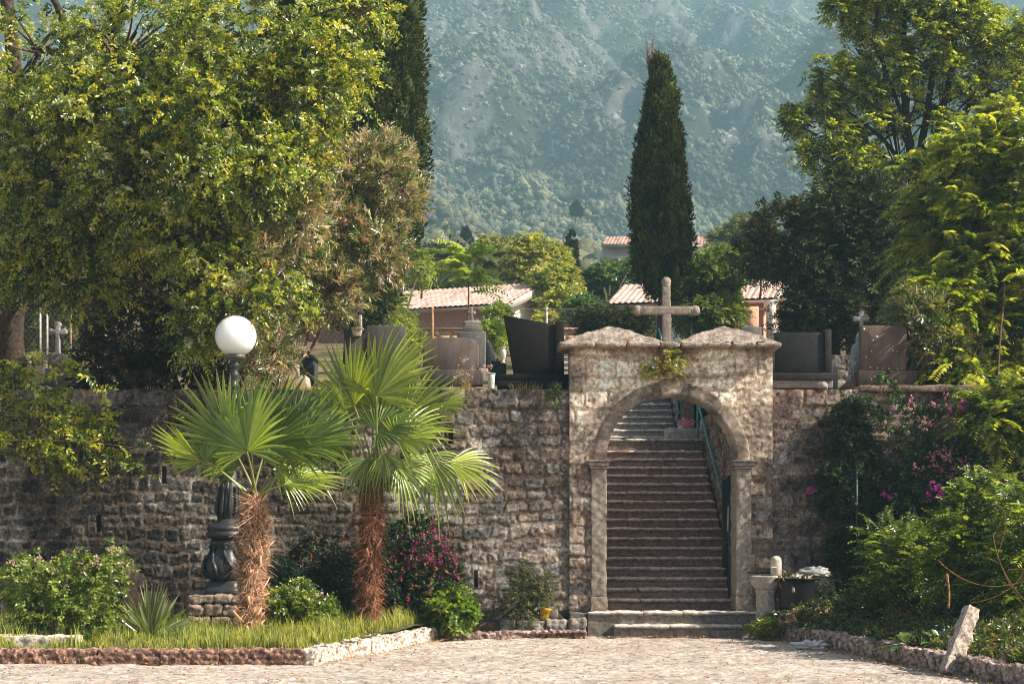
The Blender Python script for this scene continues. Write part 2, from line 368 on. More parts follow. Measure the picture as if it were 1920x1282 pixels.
# irregular flat cobbles: cellular pattern
cells = np.stack([rs.rand(6400) * 16 - 8, 15.5 + rs.rand(6400) * 12], 1)
XX, YY = np.meshgrid(xs, ys)
wx = XX + (n1 - .5) * .25; wy = YY + (n2 - .5) * .2
gi = {}
gs = .35
for i, (a, b) in enumerate(cells): gi.setdefault((int((a + 8) / gs), int((b - 15.5) / gs)), []).append(i)
d1 = np.full((h, w_), 9.0); d2 = np.full((h, w_), 9.0); idc = np.zeros((h, w_), int)
for (ci, cj), ids in gi.items():
    x0, x1 = ci * gs - 8 - .4, ci * gs - 8 + gs + .4; y0, y1 = 15.5 + cj * gs - .4, 15.5 + cj * gs + gs + .4
    ja, jb = max(0, int((y0 - 15.5) / res)), min(h, int((y1 - 15.5) / res) + 1); ia, ib = max(0, int((x0 + 8) / res)), min(w_, int((x1 + 8) / res) + 1)
    if ja >= jb or ia >= ib: continue
    for i in ids:
        dd = np.hypot(wx[ja:jb, ia:ib] - cells[i, 0], wy[ja:jb, ia:ib] - cells[i, 1])
        A = d1[ja:jb, ia:ib]; B = d2[ja:jb, ia:ib]; I = idc[ja:jb, ia:ib]
        nb = dd < A; B[:] = np.where(nb, A, np.minimum(B, dd)); I[nb] = i; A[:] = np.minimum(A, dd)
edge = np.clip((d2 - d1) / .06, 0, 1); st = rs.rand(6400)[idc]
Z = edge * .007 + (n1 - .5) * .03 + (n2 - .5) * .045 + st * .010 - .02 + np.clip(n3 - .6, 0, 1) * .02
tone = (.87 + .08 * st + (n2 - .5) * .7)[..., None]
c = (np.array([.46, .395, .345]) * tone) * (.88 + .12 * edge[..., None]); dk = np.clip((n1 * .5 + n2 * .5 - .565) * 16, 0, 1)[..., None]
c = c * (1 - .45 * dk) + np.array([.20, .14, .11]) * .45 * dk
struct(G().add(np.stack([XX, YY, Z], -1).reshape(-1, 3), grid_faces(w_, h), np.clip(c, .02, 1).reshape(-1, 3)).build("courtyard_paving", m_pave, smooth=True))
struct(G().add([(-60, -40, -.05), (60, -40, -.05), (60, 27.5, -.05), (-60, 27.5, -.05)], [(0, 1, 2, 3)], (.42, .36, .31)).build("courtyard_base", m_pave))

# ------------------------------------------------------------------ masonry walls
def masonry(x0, x1, z0, ztop, seed, course=(.15, .245), wid=(.17, .38), res=.0125, warp=.038, proj=.011, tonef=None, hole=None, joint=.008, mort=(.20, .155, .12), stone=(.255, .218, .185), step_top=0):
    rs = np.random.RandomState(seed)
    xs = np.arange(x0, x1 + res / 2, res); zs = np.arange(z0, ztop + .001, res); h, w_ = len(zs), len(xs)
    XX, ZZ = np.meshgrid(xs, zs)
    wa = (fbm2(h, w_, 22, rs, 4) - .5) * 2 * warp * 1.6; wb = (fbm2(h, w_, 20, rs, 4) - .5) * 2 * warp * 1.6
    wl = (val2(h, w_, 90, rs) - .5) * .10
    U = XX + wa; Vv = np.clip(ZZ + wb + wl * (ZZ < ztop - .3), z0 + .001, ztop + .3)
    Hh = np.zeros((h, w_)); tone = np.zeros((h, w_)); warm = np.zeros((h, w_)); inside = np.zeros((h, w_))
    z = z0 - .05
    while z < ztop + .06:
        ch = rs.uniform(*course)
        if z + ch > ztop - .12 and z < ztop: ch = ztop + .1 - z
        rowm = (Vv >= z) & (Vv < z + ch)
        x = x0 - rs.rand() * .3 - .1; edges = [x]
        while x < x1 + .1: x += rs.uniform(*wid) * (.8 + ch * 1.2); edges.append(x)
        edges = np.array(edges); idx = np.clip(np.searchsorted(edges, U[rowm]) - 1, 0, len(edges) - 2)
        el, er = edges[idx], edges[idx + 1]; ns = len(edges)
        slant = rs.uniform(-.12, .12, ns)[idx]; u = U[rowm] + slant * (Vv[rowm] - z - ch / 2)
        lo = z + rs.uniform(0, .025, ns)[idx]; hi = z + ch - rs.uniform(0, .03, ns)[idx]
        dx = np.minimum(u - el, er - u); dz = np.minimum(Vv[rowm] - lo, hi - Vv[rowm])
        rr = .05; cx_ = np.clip(rr - dx, 0, None); cz_ = np.clip(rr - dz, 0, None)
        d = rr - np.hypot(cx_, cz_); d = np.where((dx > rr) | (dz > rr), np.minimum(d, np.minimum(dx, dz)), d)
        d = d - joint * rs.uniform(.3, 1.3, ns)[idx]
        pr = rs.uniform(.45, 1.15, ns)[idx] * (rs.rand(ns) > .06)[idx]
        prof = np.clip(d / .026, 0, 1); prof = prof * prof * (3 - 2 * prof)
        Hh[rowm] = prof * proj * pr + .35 * proj * np.clip(d, 0, .08) / .08 * pr
        tone[rowm] = rs.uniform(.5, 1.45, ns)[idx]; warm[rowm] = rs.rand(ns)[idx]; inside[rowm] = prof
        z += ch
    n1 = fbm2(h, w_, 14, rs, 4); n2 = fbm2(h, w_, 5, rs, 3); n3 = fbm2(h, w_, 60, rs, 4)
    Hh = Hh + (n1 - .5) * .022 * (.4 + inside) + (n2 - .5) * .020
    white = (np.clip((n3 - .50) * 6, 0, 1) * np.clip((n1 - .44) * 6, 0, 1))[..., None]; mortc = np.array(mort) * (1 - white) + np.array([.46, .42, .37]) * white
    c = np.array(stone)[None, None] * tone[..., None] * (1 + (n1 - .5) * 1.7 + (n2 - .5) * 1.5)[..., None]
    c = c * (1 + (warm[..., None] - .5) * np.array([.25, .02, -.22]))
    crk = np.clip(1 - abs(inside - .35) / .35, 0, 1) * np.clip((n1 - .38) * 6, 0, 1); c = c * inside[..., None] + mortc * (.5 + .8 * n2[..., None]) * (1 - inside[..., None]); c = c * (1 - .62 * crk[..., None])
    if tonef is not None: c = tonef(XX, ZZ, c, n1, n3, inside)
    return xs, zs, XX, ZZ, Hh, np.clip(c, .012, .8)
def wallmesh(g, y0, xs, zs, XX, ZZ, Hh, c, depth=.5, hole=None):
    h, w_ = XX.shape; P = np.stack([XX, y0 - Hh, ZZ], -1)
    mask = None
    if hole is not None:
        cx = (XX[:-1, :-1] + XX[1:, 1:]) / 2; cz = (ZZ[:-1, :-1] + ZZ[1:, 1:]) / 2; mask = ~hole(cx, cz)
    g.add(P.reshape(-1, 3), grid_faces(w_, h, mask), c.reshape(-1, 3))
    # top and the two ends
    t = P[-1]; tc = c[-1]; k = 5
    rows = [t + np.array([0, 0, 0])] + [np.stack([t[:, 0], t[:, 1] + (y0 + depth - t[:, 1]) * a, t[:, 2] + .006 * noise3(t + a, .1, 3)], 1) for a in np.linspace(.1, 1, k)]
    g.add(np.concatenate(rows), grid_faces(w_, k + 1), np.tile(tc, (k + 1, 1)))
    for col_, flip in ((0, False), (-1, True)):
        e = P[:, col_]; v = np.concatenate([e, e + np.array([0, 1, 0]) * (y0 + depth - e[:, 1:2])]); f = grid_faces(h, 2)
        g.add(v, f[:, ::-1] if not flip else f, np.concatenate([c[:, col_]] * 2))
WY = 27.05; WT = WZ(729, 27.05)
def tl(X, Z, c, n1, n3, ins):
    # stain patches, darker low and to the left, a paler top course of dressed stones
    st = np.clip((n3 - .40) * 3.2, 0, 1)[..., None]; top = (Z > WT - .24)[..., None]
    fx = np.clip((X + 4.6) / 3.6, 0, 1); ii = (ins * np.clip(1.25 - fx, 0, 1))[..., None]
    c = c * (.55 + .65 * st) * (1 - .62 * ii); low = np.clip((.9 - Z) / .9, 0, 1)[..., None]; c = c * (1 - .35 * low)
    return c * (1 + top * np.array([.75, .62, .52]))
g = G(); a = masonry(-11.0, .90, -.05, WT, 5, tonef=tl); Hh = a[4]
# weep holes, seen as narrow dark slots
for px, py in ((892, 1085), (307, 890), (845, 815), (184, 982)):
    hx, hz = WX(px, WY), WZ(py, WY); Hh[(abs(a[2] - hx) < .03) & (abs(a[3] - hz) < .13)] = -.22
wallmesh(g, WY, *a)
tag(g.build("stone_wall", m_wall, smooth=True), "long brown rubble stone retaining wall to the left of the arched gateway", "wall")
def tr(X, Z, c, n1, n3, ins):
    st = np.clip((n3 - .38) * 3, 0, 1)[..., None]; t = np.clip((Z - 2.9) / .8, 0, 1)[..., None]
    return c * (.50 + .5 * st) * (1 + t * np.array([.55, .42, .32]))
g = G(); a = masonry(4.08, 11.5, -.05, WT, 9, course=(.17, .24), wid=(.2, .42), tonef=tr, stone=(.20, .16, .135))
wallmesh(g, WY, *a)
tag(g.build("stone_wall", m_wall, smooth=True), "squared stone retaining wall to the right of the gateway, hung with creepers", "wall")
# ------------------------------------------------------------------ gateway
AX, AR, AZ, JZ = 2.49, 1.015, 2.735, .375      # arch centre, radius, springing height, foot of the jambs
GT = 4.50; GX0, GX1 = .90, 4.08
gw = thing("stone_gateway", (AX, 27.0, 0), "arched stone gateway with two pyramid caps leading up to the steps", "gateway")
def hole(x, z):
    inside = (abs(x - AX) < AR + .12) & (z < AZ)
    return inside | (np.hypot(x - AX, z - AZ) < AR + .12)
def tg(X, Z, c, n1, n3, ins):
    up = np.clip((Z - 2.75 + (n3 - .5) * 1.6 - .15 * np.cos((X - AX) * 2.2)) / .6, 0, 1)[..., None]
    pale = np.array([.95, .77, .60]) * (.14 + 1.6 * n1[..., None]) * (.62 + .42 * ins[..., None]);  # pale upper stone, brightened in the colour for a lit look
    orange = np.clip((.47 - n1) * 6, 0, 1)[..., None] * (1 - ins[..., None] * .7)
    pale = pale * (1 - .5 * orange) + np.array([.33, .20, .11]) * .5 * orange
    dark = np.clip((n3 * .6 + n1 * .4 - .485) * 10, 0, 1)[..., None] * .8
    rim = np.clip((Z - GT + .17 + (n3 - .5) * .3) / .10, 0, 1)[..., None]  # brown shade band under the eave, painted into the stone colour
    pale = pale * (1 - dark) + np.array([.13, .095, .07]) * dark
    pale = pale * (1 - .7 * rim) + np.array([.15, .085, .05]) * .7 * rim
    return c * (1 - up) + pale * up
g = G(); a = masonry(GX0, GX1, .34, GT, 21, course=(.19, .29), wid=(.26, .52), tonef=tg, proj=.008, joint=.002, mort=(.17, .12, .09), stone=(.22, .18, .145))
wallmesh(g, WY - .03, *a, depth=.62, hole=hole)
# back skin and soffit of the opening
n = 41; an = np.linspace(0, math.pi, n); ro = AR + .115
ring = np.concatenate([[(AX + ro, JZ)], np.stack([AX + ro * np.cos(an), AZ + ro * np.sin(an)], 1), [(AX - ro, JZ)]])
v = np.concatenate([np.stack([ring[:, 0], np.full(len(ring), yy), ring[:, 1]], 1) for yy in (27.04, 27.64)])
g.add(v, grid_faces(len(ring), 2), (.2, .16, .12))
bk = [(GX0, 27.64, .3), (AX - ro, 27.64, .3), (AX - ro, 27.64, AZ), (GX0, 27.64, AZ)]
g.add(bk, [(3, 2, 1, 0)], (.2, .16, .12)); g.add([(2 * AX - p[0] if p[0] != GX0 else GX1, p[1], p[2]) for p in bk], [(0, 1, 2, 3)], (.2, .16, .12))
top = [(x_, 27.64, GT) for x_ in np.linspace(GX0, GX1, n)][::-1]; arc = [(AX + ro * math.cos(t), 27.64, AZ + ro * math.sin(t)) for t in an]
arc[0] = (GX1, 27.64, AZ); arc[-1] = (GX0, 27.64, AZ)
g.add(np.array(top + arc), [(i, i + 1, n + i + 1, n + i) for i in range(n - 1)], (.2, .16, .12))
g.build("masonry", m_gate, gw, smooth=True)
# plinth under the side masonry
for x0_, x1_ in ((GX0 + .002, AX - AR - .23), (AX + AR + .23, GX1)):
    p, f = rbox(x0_, x1_, 26.90, 27.5, -.05, .352, .05, .02, .010, .12, 4); g = G().add(p, f, np.array([.17, .14, .115])); g.build("plinth", m_wall, gw, smooth=True)
# arch ring of long voussoirs
cuts = [0, 47, 81, 99, 133, 180]
for k in range(5):
    a0, a1 = R(cuts[k] + .25), R(cuts[k + 1] - .25); m_ = 40 if k != 2 else 12; key = k == 2
    r0, r1 = AR, AR + (.212 if not key else .25); y0 = 27.004 if not key else 26.99
    prof = [(r0, 27.70), (r0, y0 + .008), (r0 + .006, y0)] + [(r0 + (r1 - r0) * q_, y0) for q_ in (.2, .4, .6, .8)] + [(r1 - .006, y0), (r1, y0 + .008), (r1, 27.12)]
    V = []
    for t in np.linspace(a0, a1, m_):
        for rr, yy in prof:
            q = np.array([AX + rr * math.cos(t), yy, AZ + rr * math.sin(t)]); V.append(q)
    V = np.array(V); V = V + (noise3(V, .10, 5)[:, None] * .006)
    np_ = len(prof); f = grid_faces(np_, m_); f2 = [tuple(range(np_)), tuple(reversed(range((m_ - 1) * np_, m_ * np_)))]
    cc = np.array([.225, .18, .145]) * random.Random(k).uniform(.85, 1.15)
    cv_ = cc * np.clip(1 + .45 * fbm3(V, .16, 12, 4), .35, 1.8)[:, None]; g = G().add(V, f, cv_); g.add(V, f2, cv_)
    g.build("keystone" if key else "voussoir", m_arch, gw, smooth=False)
for s in (-1, 1):
    xi = AX + s * AR; xo = AX + s * (AR + .235); x0_, x1_ = min(xi, xo), max(xi, xo)
    p, f = rbox(x0_, x1_, 26.985, 27.70, .60, 2.595, .03, .012, .008, .12, 6 + s); G().add(p, f, (.27, .23, .185)).build("jamb", m_arch, gw, smooth=True)
    p, f = rbox(x0_ - .015, x1_ + .015, 26.93, 27.70, JZ, .60, .05, .015, .005, .1, 16 + s); G().add(p, f, (.25, .205, .165)).build("jamb_base", m_arch, gw, smooth=True)
    g = G()
    for zz0, zz1, o in ((2.597, 2.637, .02), (2.639, 2.697, .04), (2.699, 2.733, .06)):
        p, f = rbox(x0_ - o, x1_ + o, 26.955 - o, 27.71, zz0, zz1, .04, .008, .003, .08, 26 + s); g.add(p, f, (.24, .20, .16))
    g.build("impost", m_arch, gw, smooth=True)
# cornice slabs and pyramid caps
g = G()
xx = [.72, 1.30, 1.78, 2.30, 2.62, 3.42, 3.80, 4.19]
for i in range(len(xx) - 1):
    if i in (0, 2, 3, 4, 5, 6, 1):
        p, f = rbox(xx[i] + .004, xx[i + 1] - .004, 26.80, 27.82, 4.475, 4.555 + .006 * (i % 2), .04, .035, .008, .16, 31 + i); g.add(p, f, np.array([.33, .265, .215]) * (.9 + .07 * (i % 3)))
g.build("cornice", m_kerb, gw, smooth=True)
def pyramid(x0, x1, y0, y1, z0, z1, ax, seed):
    nn = 46; u, v = np.meshgrid(np.linspace(-1, 1, nn), np.linspace(-1, 1, nn))
    cx, cy = (x0 + x1) / 2, (y0 + y1) / 2; r = np.maximum(abs(u), abs(v)); zz = z0 + (z1 - z0) * (1 - np.sqrt(r * r + .006) + .04) * 1.0
    zz = z0 + (z1 - z0) * (1 - r) ** .94 + .012 * np.sin(r * math.pi) 
    P = np.stack([cx + (ax - cx) * (1 - r) + u * (x1 - x0) / 2, cy + v * (y1 - y0) / 2, zz], -1).reshape(-1, 3)
    P[:, 2] += fbm3(P, .16, seed) * .010
    return P, grid_faces(nn, nn)
for k, (x0_, x1_, ax) in enumerate(((.76, 2.36, 1.57), (2.58, 4.16, 3.34))):
    p, f = pyramid(x0_, x1_, 26.84, 27.80, 4.552, 4.865, ax, 50 + k); n_ = np.clip(fbm3(p, .12, 90)[:, None] * .5 + .5, 0, 1)
    G().add(p, f, np.array([.36, .30, .25]) * n_ + np.array([.17, .135, .11]) * (1 - n_)).build("pyramid_cap", m_kerb, gw, smooth=True)
# little stone shelf over the keystone
p, f = rbox(2.36, 2.72, 26.80, 27.05, 4.03, 4.10, .03, .03, .004, .1, 3); G().add(p, f, (.2, .15, .11)).build("bracket", m_arch, gw, smooth=True)

# stone cross on the gateway
cr = thing("stone_cross", (2.44, 27.35, 4.55), "big pale stone cross with knobbed ends standing between the pyramid caps", "cross")
cy, ccol = 27.35, np.array([.27, .225, .185])
g = G(); p, f = rbox(2.375, 2.515, cy - .07, cy + .07, 4.54, 5.06, .03, .018, .003, .1, 1); g.add(p, f, ccol * .9); g.build("shaft", m_grey, cr, smooth=True)
g = G(); p, f = rbox(2.375, 2.505, cy - .065, cy + .065, 5.16, 5.50, .03, .018, .003, .1, 2); g.add(p, f, ccol); g.build("upper_shaft", m_grey, cr, smooth=True)
p, f = lathe([(.02, 5.485), (.066, 5.49), (.07, 5.51), (.06, 5.515), (.074, 5.53), (.078, 5.57), (.065, 5.61), (.035, 5.635), (.005, 5.64)], 2.44, cy, 20); G().add(p, f, ccol).build("knob", m_grey, cr, smooth=True)
g = G(); p, f = rbox(2.055, 2.83, cy - .072, cy + .072, 5.045, 5.175, .03, .02, .003, .1, 3); g.add(p, f, ccol * 1.02); g.build("crossbar", m_grey, cr, smooth=True)
for s, cx in ((-1, 2.06), (1, 2.825)):
    pr = [(.02, -.01), (.07, 0), (.073, .02), (.062, .03), (.08, .05), (.082, .09), (.066, .125), (.03, .145), (.004, .15)]
    p, f = lathe(pr, 0, 0, 20); p = np.stack([cx + s * p[:, 2], cy + p[:, 1], 5.11 + p[:, 0]], 1); G().add(p, f if s > 0 else [q[::-1] for q in f], ccol * 1.05).build("knob", m_grey, cr, smooth=True)

# ------------------------------------------------------------------ stairs
def add_step(parent, x0, x1, y0, y1, z0, z1, col, seed, nose=.038):
    rs = np.random.RandomState(seed); g = G()
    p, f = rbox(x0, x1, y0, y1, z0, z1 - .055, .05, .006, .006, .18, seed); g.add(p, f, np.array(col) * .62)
    xs_ = [x0]
    while xs_[-1] < x1 - .9: xs_.append(xs_[-1] + rs.uniform(.6, 1.2))
    if x1 - xs_[-1] < .3 and len(xs_) > 1: xs_.pop()
    xs_.append(x1)
    for a_, b_ in zip(xs_[:-1], xs_[1:]):
        dz = rs.uniform(-.004, .004); p, f = rbox(a_ + .002, b_ - .002, y0 - nose, y1, z1 - .062 + dz, z1 + dz, .035, .024, .009, .16, seed * 3 + 1)
        n_ = np.clip(fbm3(p, .12, seed)[:, None] * .5 + .5, 0, 1); worn_lit = np.clip((p[:, 2:] - (z1 + dz - .024)) / .010, 0, 1); g.add(p, f, np.array(col) * (.36 + .3 * n_) * (1 - worn_lit) + np.array(col) ** .75 * np.array([1.3, 1.3, 1.3]) * (.75 + .5 * n_) * worn_lit)  # worn tread tops and lips carry painted lit colour, fronts darker
    return g.build("step", m_step, parent, smooth=True)
t_ = thing("threshold_steps", (AX, 26.7, 0), "two wide grey threshold steps at the foot of the gateway", "steps")
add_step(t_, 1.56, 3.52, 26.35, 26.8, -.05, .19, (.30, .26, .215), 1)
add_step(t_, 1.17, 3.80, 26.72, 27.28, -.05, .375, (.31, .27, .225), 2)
lf = thing("lower_staircase", (AX, 27.3, .3), "worn reddish brown stone steps climbing through the arch", "staircase")
for i in range(1, 18):
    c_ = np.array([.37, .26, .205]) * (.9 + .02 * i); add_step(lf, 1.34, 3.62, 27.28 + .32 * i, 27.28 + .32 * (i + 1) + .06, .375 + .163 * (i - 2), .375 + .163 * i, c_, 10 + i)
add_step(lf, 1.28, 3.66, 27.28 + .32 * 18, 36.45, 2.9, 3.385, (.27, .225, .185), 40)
uf = thing("upper_staircase", (2.4, 36.3, 3.4), "pale grey upper flight of stone steps seen beyond the landing through the arch", "staircase")
for i in range(15):
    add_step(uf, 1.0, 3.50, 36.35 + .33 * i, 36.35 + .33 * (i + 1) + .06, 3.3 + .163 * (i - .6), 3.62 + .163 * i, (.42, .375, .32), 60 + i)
p, f = rbox(3.08, 3.86, 34.3, 35.0, 3.38, 3.67, .05, .05, .015, .2, 8); tag(G().add(p, f, (.38, .34, .29)).build("stone_block", m_grey, smooth=True), "rough stone block at the end of the landing under the pink flowers", "stone block")
# side walls of the stairs
def sidewall(x, y0, y1, ztop0, ztop1, seed, face=-1, name="stair_side_wall", label="", zb=.3):
    a = masonry(y0, y1, zb, max(ztop0, ztop1), seed, stone=(.21, .155, .125), proj=.03); xs, zs, YYw, ZZw, Hh, c = a
    top = ztop0 + (ztop1 - ztop0) * (YYw - y0) / (y1 - y0); Zc = np.minimum(ZZw, top)
    g = G(); P = np.stack([x + face * Hh, YYw, Zc], -1); f = grid_faces(len(xs), len(zs)); g.add(P.reshape(-1, 3), f if face > 0 else f[:, ::-1], c.reshape(-1, 3))
    p, f = rbox(min(x, x - face * .3) + .0, max(x, x - face * .3), y0, y1, zb, min(ztop0, ztop1) - .01, .1, .01, 0); g.add(p, f, (.2, .16, .13))
    return tag(g.build(name, m_wall, smooth=True), label, "wall")
sidewall(3.68, 27.75, 33.2, 3.74, 3.80, 71, -1, label="brown stone side wall along the right of the steps under the green handrail")
sidewall(1.30, 27.72, 36.4, 3.74, 4.7, 72, 1, label="stone side wall along the left of the steps behind the gateway jamb")
sidewall(3.55, 36.5, 41.2, 4.9, 5.6, 73, -1, label="low stone side wall along the right of the upper flight", zb=3.2)
sidewall(.98, 36.6, 41.2, 4.9, 5.6, 74, 1, label="stone side wall along the left of the upper flight", zb=3.2)
p, f = rbox(3.72, 3.98, 33.22, 36.45, 3.0, 3.55, .1, .02, .01, .2, 5); tag(G().add(p, f, (.26, .22, .18)).build("stone_kerb", m_grey, smooth=True), "low stone kerb along the right of the landing", "kerb")

# green handrails
def rail(name, label, pts, r, posts, mt=m_paint, col=(.07, .25, .25)):
    t = thing(name, pts[0], label, "handrail")
    G().add(*tube(pts, r, 8), col).build("top_rail", mt, t, smooth=True)
    for a_, b_ in posts: G().add(*tube([a_, b_], r * .9, 8), col).build("post", mt, t, smooth=True)
    return t
A = W(1370, 972, 29.3); A[0] = 3.52; B = np.array([3.56, 33.1, 4.22])
A = np.array([3.60, 28.9, 1.6 + (998 - 965) * 28.9 / F]); B = np.array([3.61, 33.6, WZ(752, 33.6)])
t = rail("green_handrail", "teal painted handrail running up the right side wall of the lower steps", [A, (A + B) / 2, B], .024,
         [((3.61, 33.6, 3.4), (3.61, 33.6, WZ(752, 33.6))), ((3.60, 28.92, .9), (3.60, 28.92, A[2]))])
G().add(*tube([(3.65, 30.6, WZ(858, 30.6)), (3.61, 30.7, WZ(858, 30.7) + .08)], .012, 6), (.07, .25, .25)).build("bracket", m_paint, t)
U0 = np.array([WX(1268, 36.6), 36.3, WZ(764, 36.3)]); U1 = U0 + np.array([.0, 4.6, 2.2]); 
rail("green_handrail", "teal painted handrail beside the upper flight, behind the landing", [U0, (U0 + U1) / 2, U1], .022, [((U0[0], 36.3, 3.5), tuple(U0)), ((U0[0], 38.6, 4.6), tuple((U0 + U1) / 2))])
# dark iron gate leaf folded back on the right of the passage
ig = thing("iron_gate", (3.5, 27.8, .4), "dark green iron gate leaf folded open inside the right of the arch", "gate")
g = G()
gx0, gx1, gy = 3.40, 3.50, 27.80
for s in range(9):
    yy = gy + s * .095; g.add(*box(3.505 + .01 * (s % 2), 3.517 + .01 * (s % 2), yy, yy + .016, .40, 2.5), c=(.012, .028, .026))
g.add(*box(3.475, 3.55, gy - .02, gy + .02, .40, 2.52), c=(.012, .028, .026)); g.add(*box(3.48, 3.54, gy + .80, gy + .84, .40, 2.52), c=(.012, .028, .026))
for zz in (.42, 1.4, 2.46): g.add(*box(3.485, 3.535, gy + .02, gy + .80, zz, zz + .045), c=(.012, .028, .026))
g.build("frame", m_paint, ig)
G().add(*box(3.542, 3.548, gy + .02, gy + .80, .46, 2.46), c=(.010, .022, .020)).build("mesh_panel", m_paint, ig)
G().add(*tube([(3.47, gy - .01, 1.62), (3.48, gy - .03, 2.02)], .014, 6), (.38, .36, .33)).build("latch_bar", m_paint, ig)

# ------------------------------------------------------------------ foliage generators
def leaves(g, pos, dr, nr, L, Wd, col, fold=.25, curl=.15):
    """two-triangle folded leaf blades. pos base, dr direction, nr plane normal"""
    dr = nrm(dr); sd_ = nrm(np.cross(dr, nr)); n_ = np.cross(sd_, dr); L = np.asarray(L).reshape(-1, 1); Wd = np.asarray(Wd).reshape(-1, 1)
    mid = pos + dr * L * .45; tip = pos + dr * L - n_ * L * curl
    V = np.stack([pos, mid + sd_ * Wd * .5 + n_ * Wd * fold, tip, mid - sd_ * Wd * .5 + n_ * Wd * fold], 1).reshape(-1, 3)
    b = np.arange(len(pos))[:, None] * 4
    f = np.concatenate([b + np.array([[0, 1, 2]]), b + np.array([[0, 2, 3]])])
    g.add(V, f, np.repeat(col, 4, 0))
def sprigs(g, P, D, rs, L=.3, K=10, leaf=.07, wid=.4, cols=None, droop=.3, spread=.9, jit=.25, pair=True, flat=.6, side=None):
    """leaf sprays: P starts, D directions. K leaves placed along every spray"""
    n = len(P); D = nrm(D); Ls = L * (.6 + .7 * rs.rand(n, 1))
    up = np.tile([0, 0, 1.], (n, 1)) + rs.normal(size=(n, 3)) * (1 - flat); sdv = nrm(np.cross(D, up)); nv = np.cross(sdv, D)
    t = np.linspace(.12, 1, K)[None, :, None]
    pos = P[:, None] + D[:, None] * (t * Ls[:, None]) + np.array([0, 0, -1.]) * (droop * t * t * Ls[:, None])
    sg = np.where(np.arange(K) % 2 == 0, 1., -1.)[None, :, None]
    dr = D[:, None] * (1 - spread * .6) + sdv[:, None] * sg * spread + rs.normal(size=(n, K, 3)) * jit + np.array([0, 0, -1.]) * droop * .7
    nn = nv[:, None] + rs.normal(size=(n, K, 3)) * jit * 1.4
    ll = leaf * (.7 + .6 * rs.rand(n, K, 1)) * (1.1 - .35 * abs(t - .45)); 
    base = np.array(cols)[rs.randint(0, len(cols), n)]; c = base[:, None] * (.8 + .8 * rs.rand(n, K, 1))
    leaves(g, pos.reshape(-1, 3), dr.reshape(-1, 3), nn.reshape(-1, 3), ll.reshape(-1), ll.reshape(-1) * wid, c.reshape(-1, 3))
def in_blobs(blobs, n, rs, shell=.5, gap=None, gs=.5, seed=1):
    """points in a set of ellipsoids (cx,cy,cz,rx,ry,rz[,weight]); returns points and outward directions"""
    B = np.array([b[:6] for b in blobs]); wt = np.array([b[6] if len(b) > 6 else b[3] * b[5] for b in blobs]); wt = wt / wt.sum()
    P = []; O = []; tot = 0
    for _ in range(12):
        i = rs.choice(len(B), n, p=wt); d = nrm(rs.normal(size=(n, 3))); r = rs.rand(n, 1) ** (1 / 3.); r = shell * (1 - .35 * (1 - r)) + (1 - shell) * r
        r = np.clip(r * (1 + .12 * rs.normal(size=(n, 1))), 0, 1.15)
        p = B[i, :3] + d * r * B[i, 3:6]
        if gap is not None:
            k = fbm3(p, gs, seed + 200, 2) > gap; p = p[k]; d = d[k]
        P.append(p); O.append(d); tot += len(p)
        if tot >= n: break
    return np.concatenate(P)[:n], np.concatenate(O)[:n]
def pb(px, py, Y, rx, rz, ry=None, wt=None):
    """blob given by the picture: centre pixel, depth, radii in pixels, radius in depth in metres"""
    q = W(px, py, Y); a = M(rx, Y); b = M(rz, Y); r = [q[0], q[1], q[2], a, ry if ry else (a + b) / 2, b]
    if wt: r.append(wt)
    return r
def branches(g, paths, col=(.06, .045, .035), n=7):
    for pts, r0, r1 in paths:
        pts = np.asarray(pts, float)
        if len(pts) == 3: pts = bez(*pts, n=9)
        pts = pts + np.stack([noise3(pts, .8, 3), noise3(pts, .8, 4), 0 * pts[:, 0]], 1) * min(.05, r0 * .8) 
        g.add(*tube(pts, np.linspace(r0, r1, len(pts)), n, False), c=col)
def limbs_to(blobs, frm, rs, r0=.09, k=3, r1=.015):
    out = []
    for b in blobs:
        c = np.array(b[:3]); s = frm[rs.randint(len(frm))] if len(frm) > 1 else frm[0]; s = np.array(s)
        mid = (s + c) / 2 + np.array([0, 0, .12 * np.linalg.norm(c - s)]) + rs.normal(size=3) * .08 * np.linalg.norm(c - s); out.append(([s, mid, c], r0, r0 * .45))
        for _ in range(k):
            e = c + nrm(rs.normal(size=3)) * np.array(b[3:6]) * .85; out.append(([c - (c - s) * .15, (c + e) / 2 + rs.normal(size=3) * .1 * b[3], e], r0 * .4, r1 * .4))
    return out
YG = [(.17, .20, .03), (.10, .16, .03), (.22, .22, .035), (.13, .17, .03), (.26, .22, .04), (.07, .11, .025)]   # yellow-green leaves
def crown(parent, name, mt, blobs, n, seed, L=.3, K=10, leaf=.07, wid=.45, cols=YG, droop=.3, shell=.5, gap=None, gs=.5, spread=.9, jit=.25, flat=.6, dirb=(0, 0, .3), out=1.0):
    rs = np.random.RandomState(seed); P, O = in_blobs(blobs, n, rs, shell, gap, gs, seed); g = G()
    sprigs(g, P, O * out + rs.normal(size=P.shape) * .5 + np.array(dirb), rs, L, K, leaf, wid, cols, droop, spread, jit, True, flat)
    return g.build(name, mt, parent)
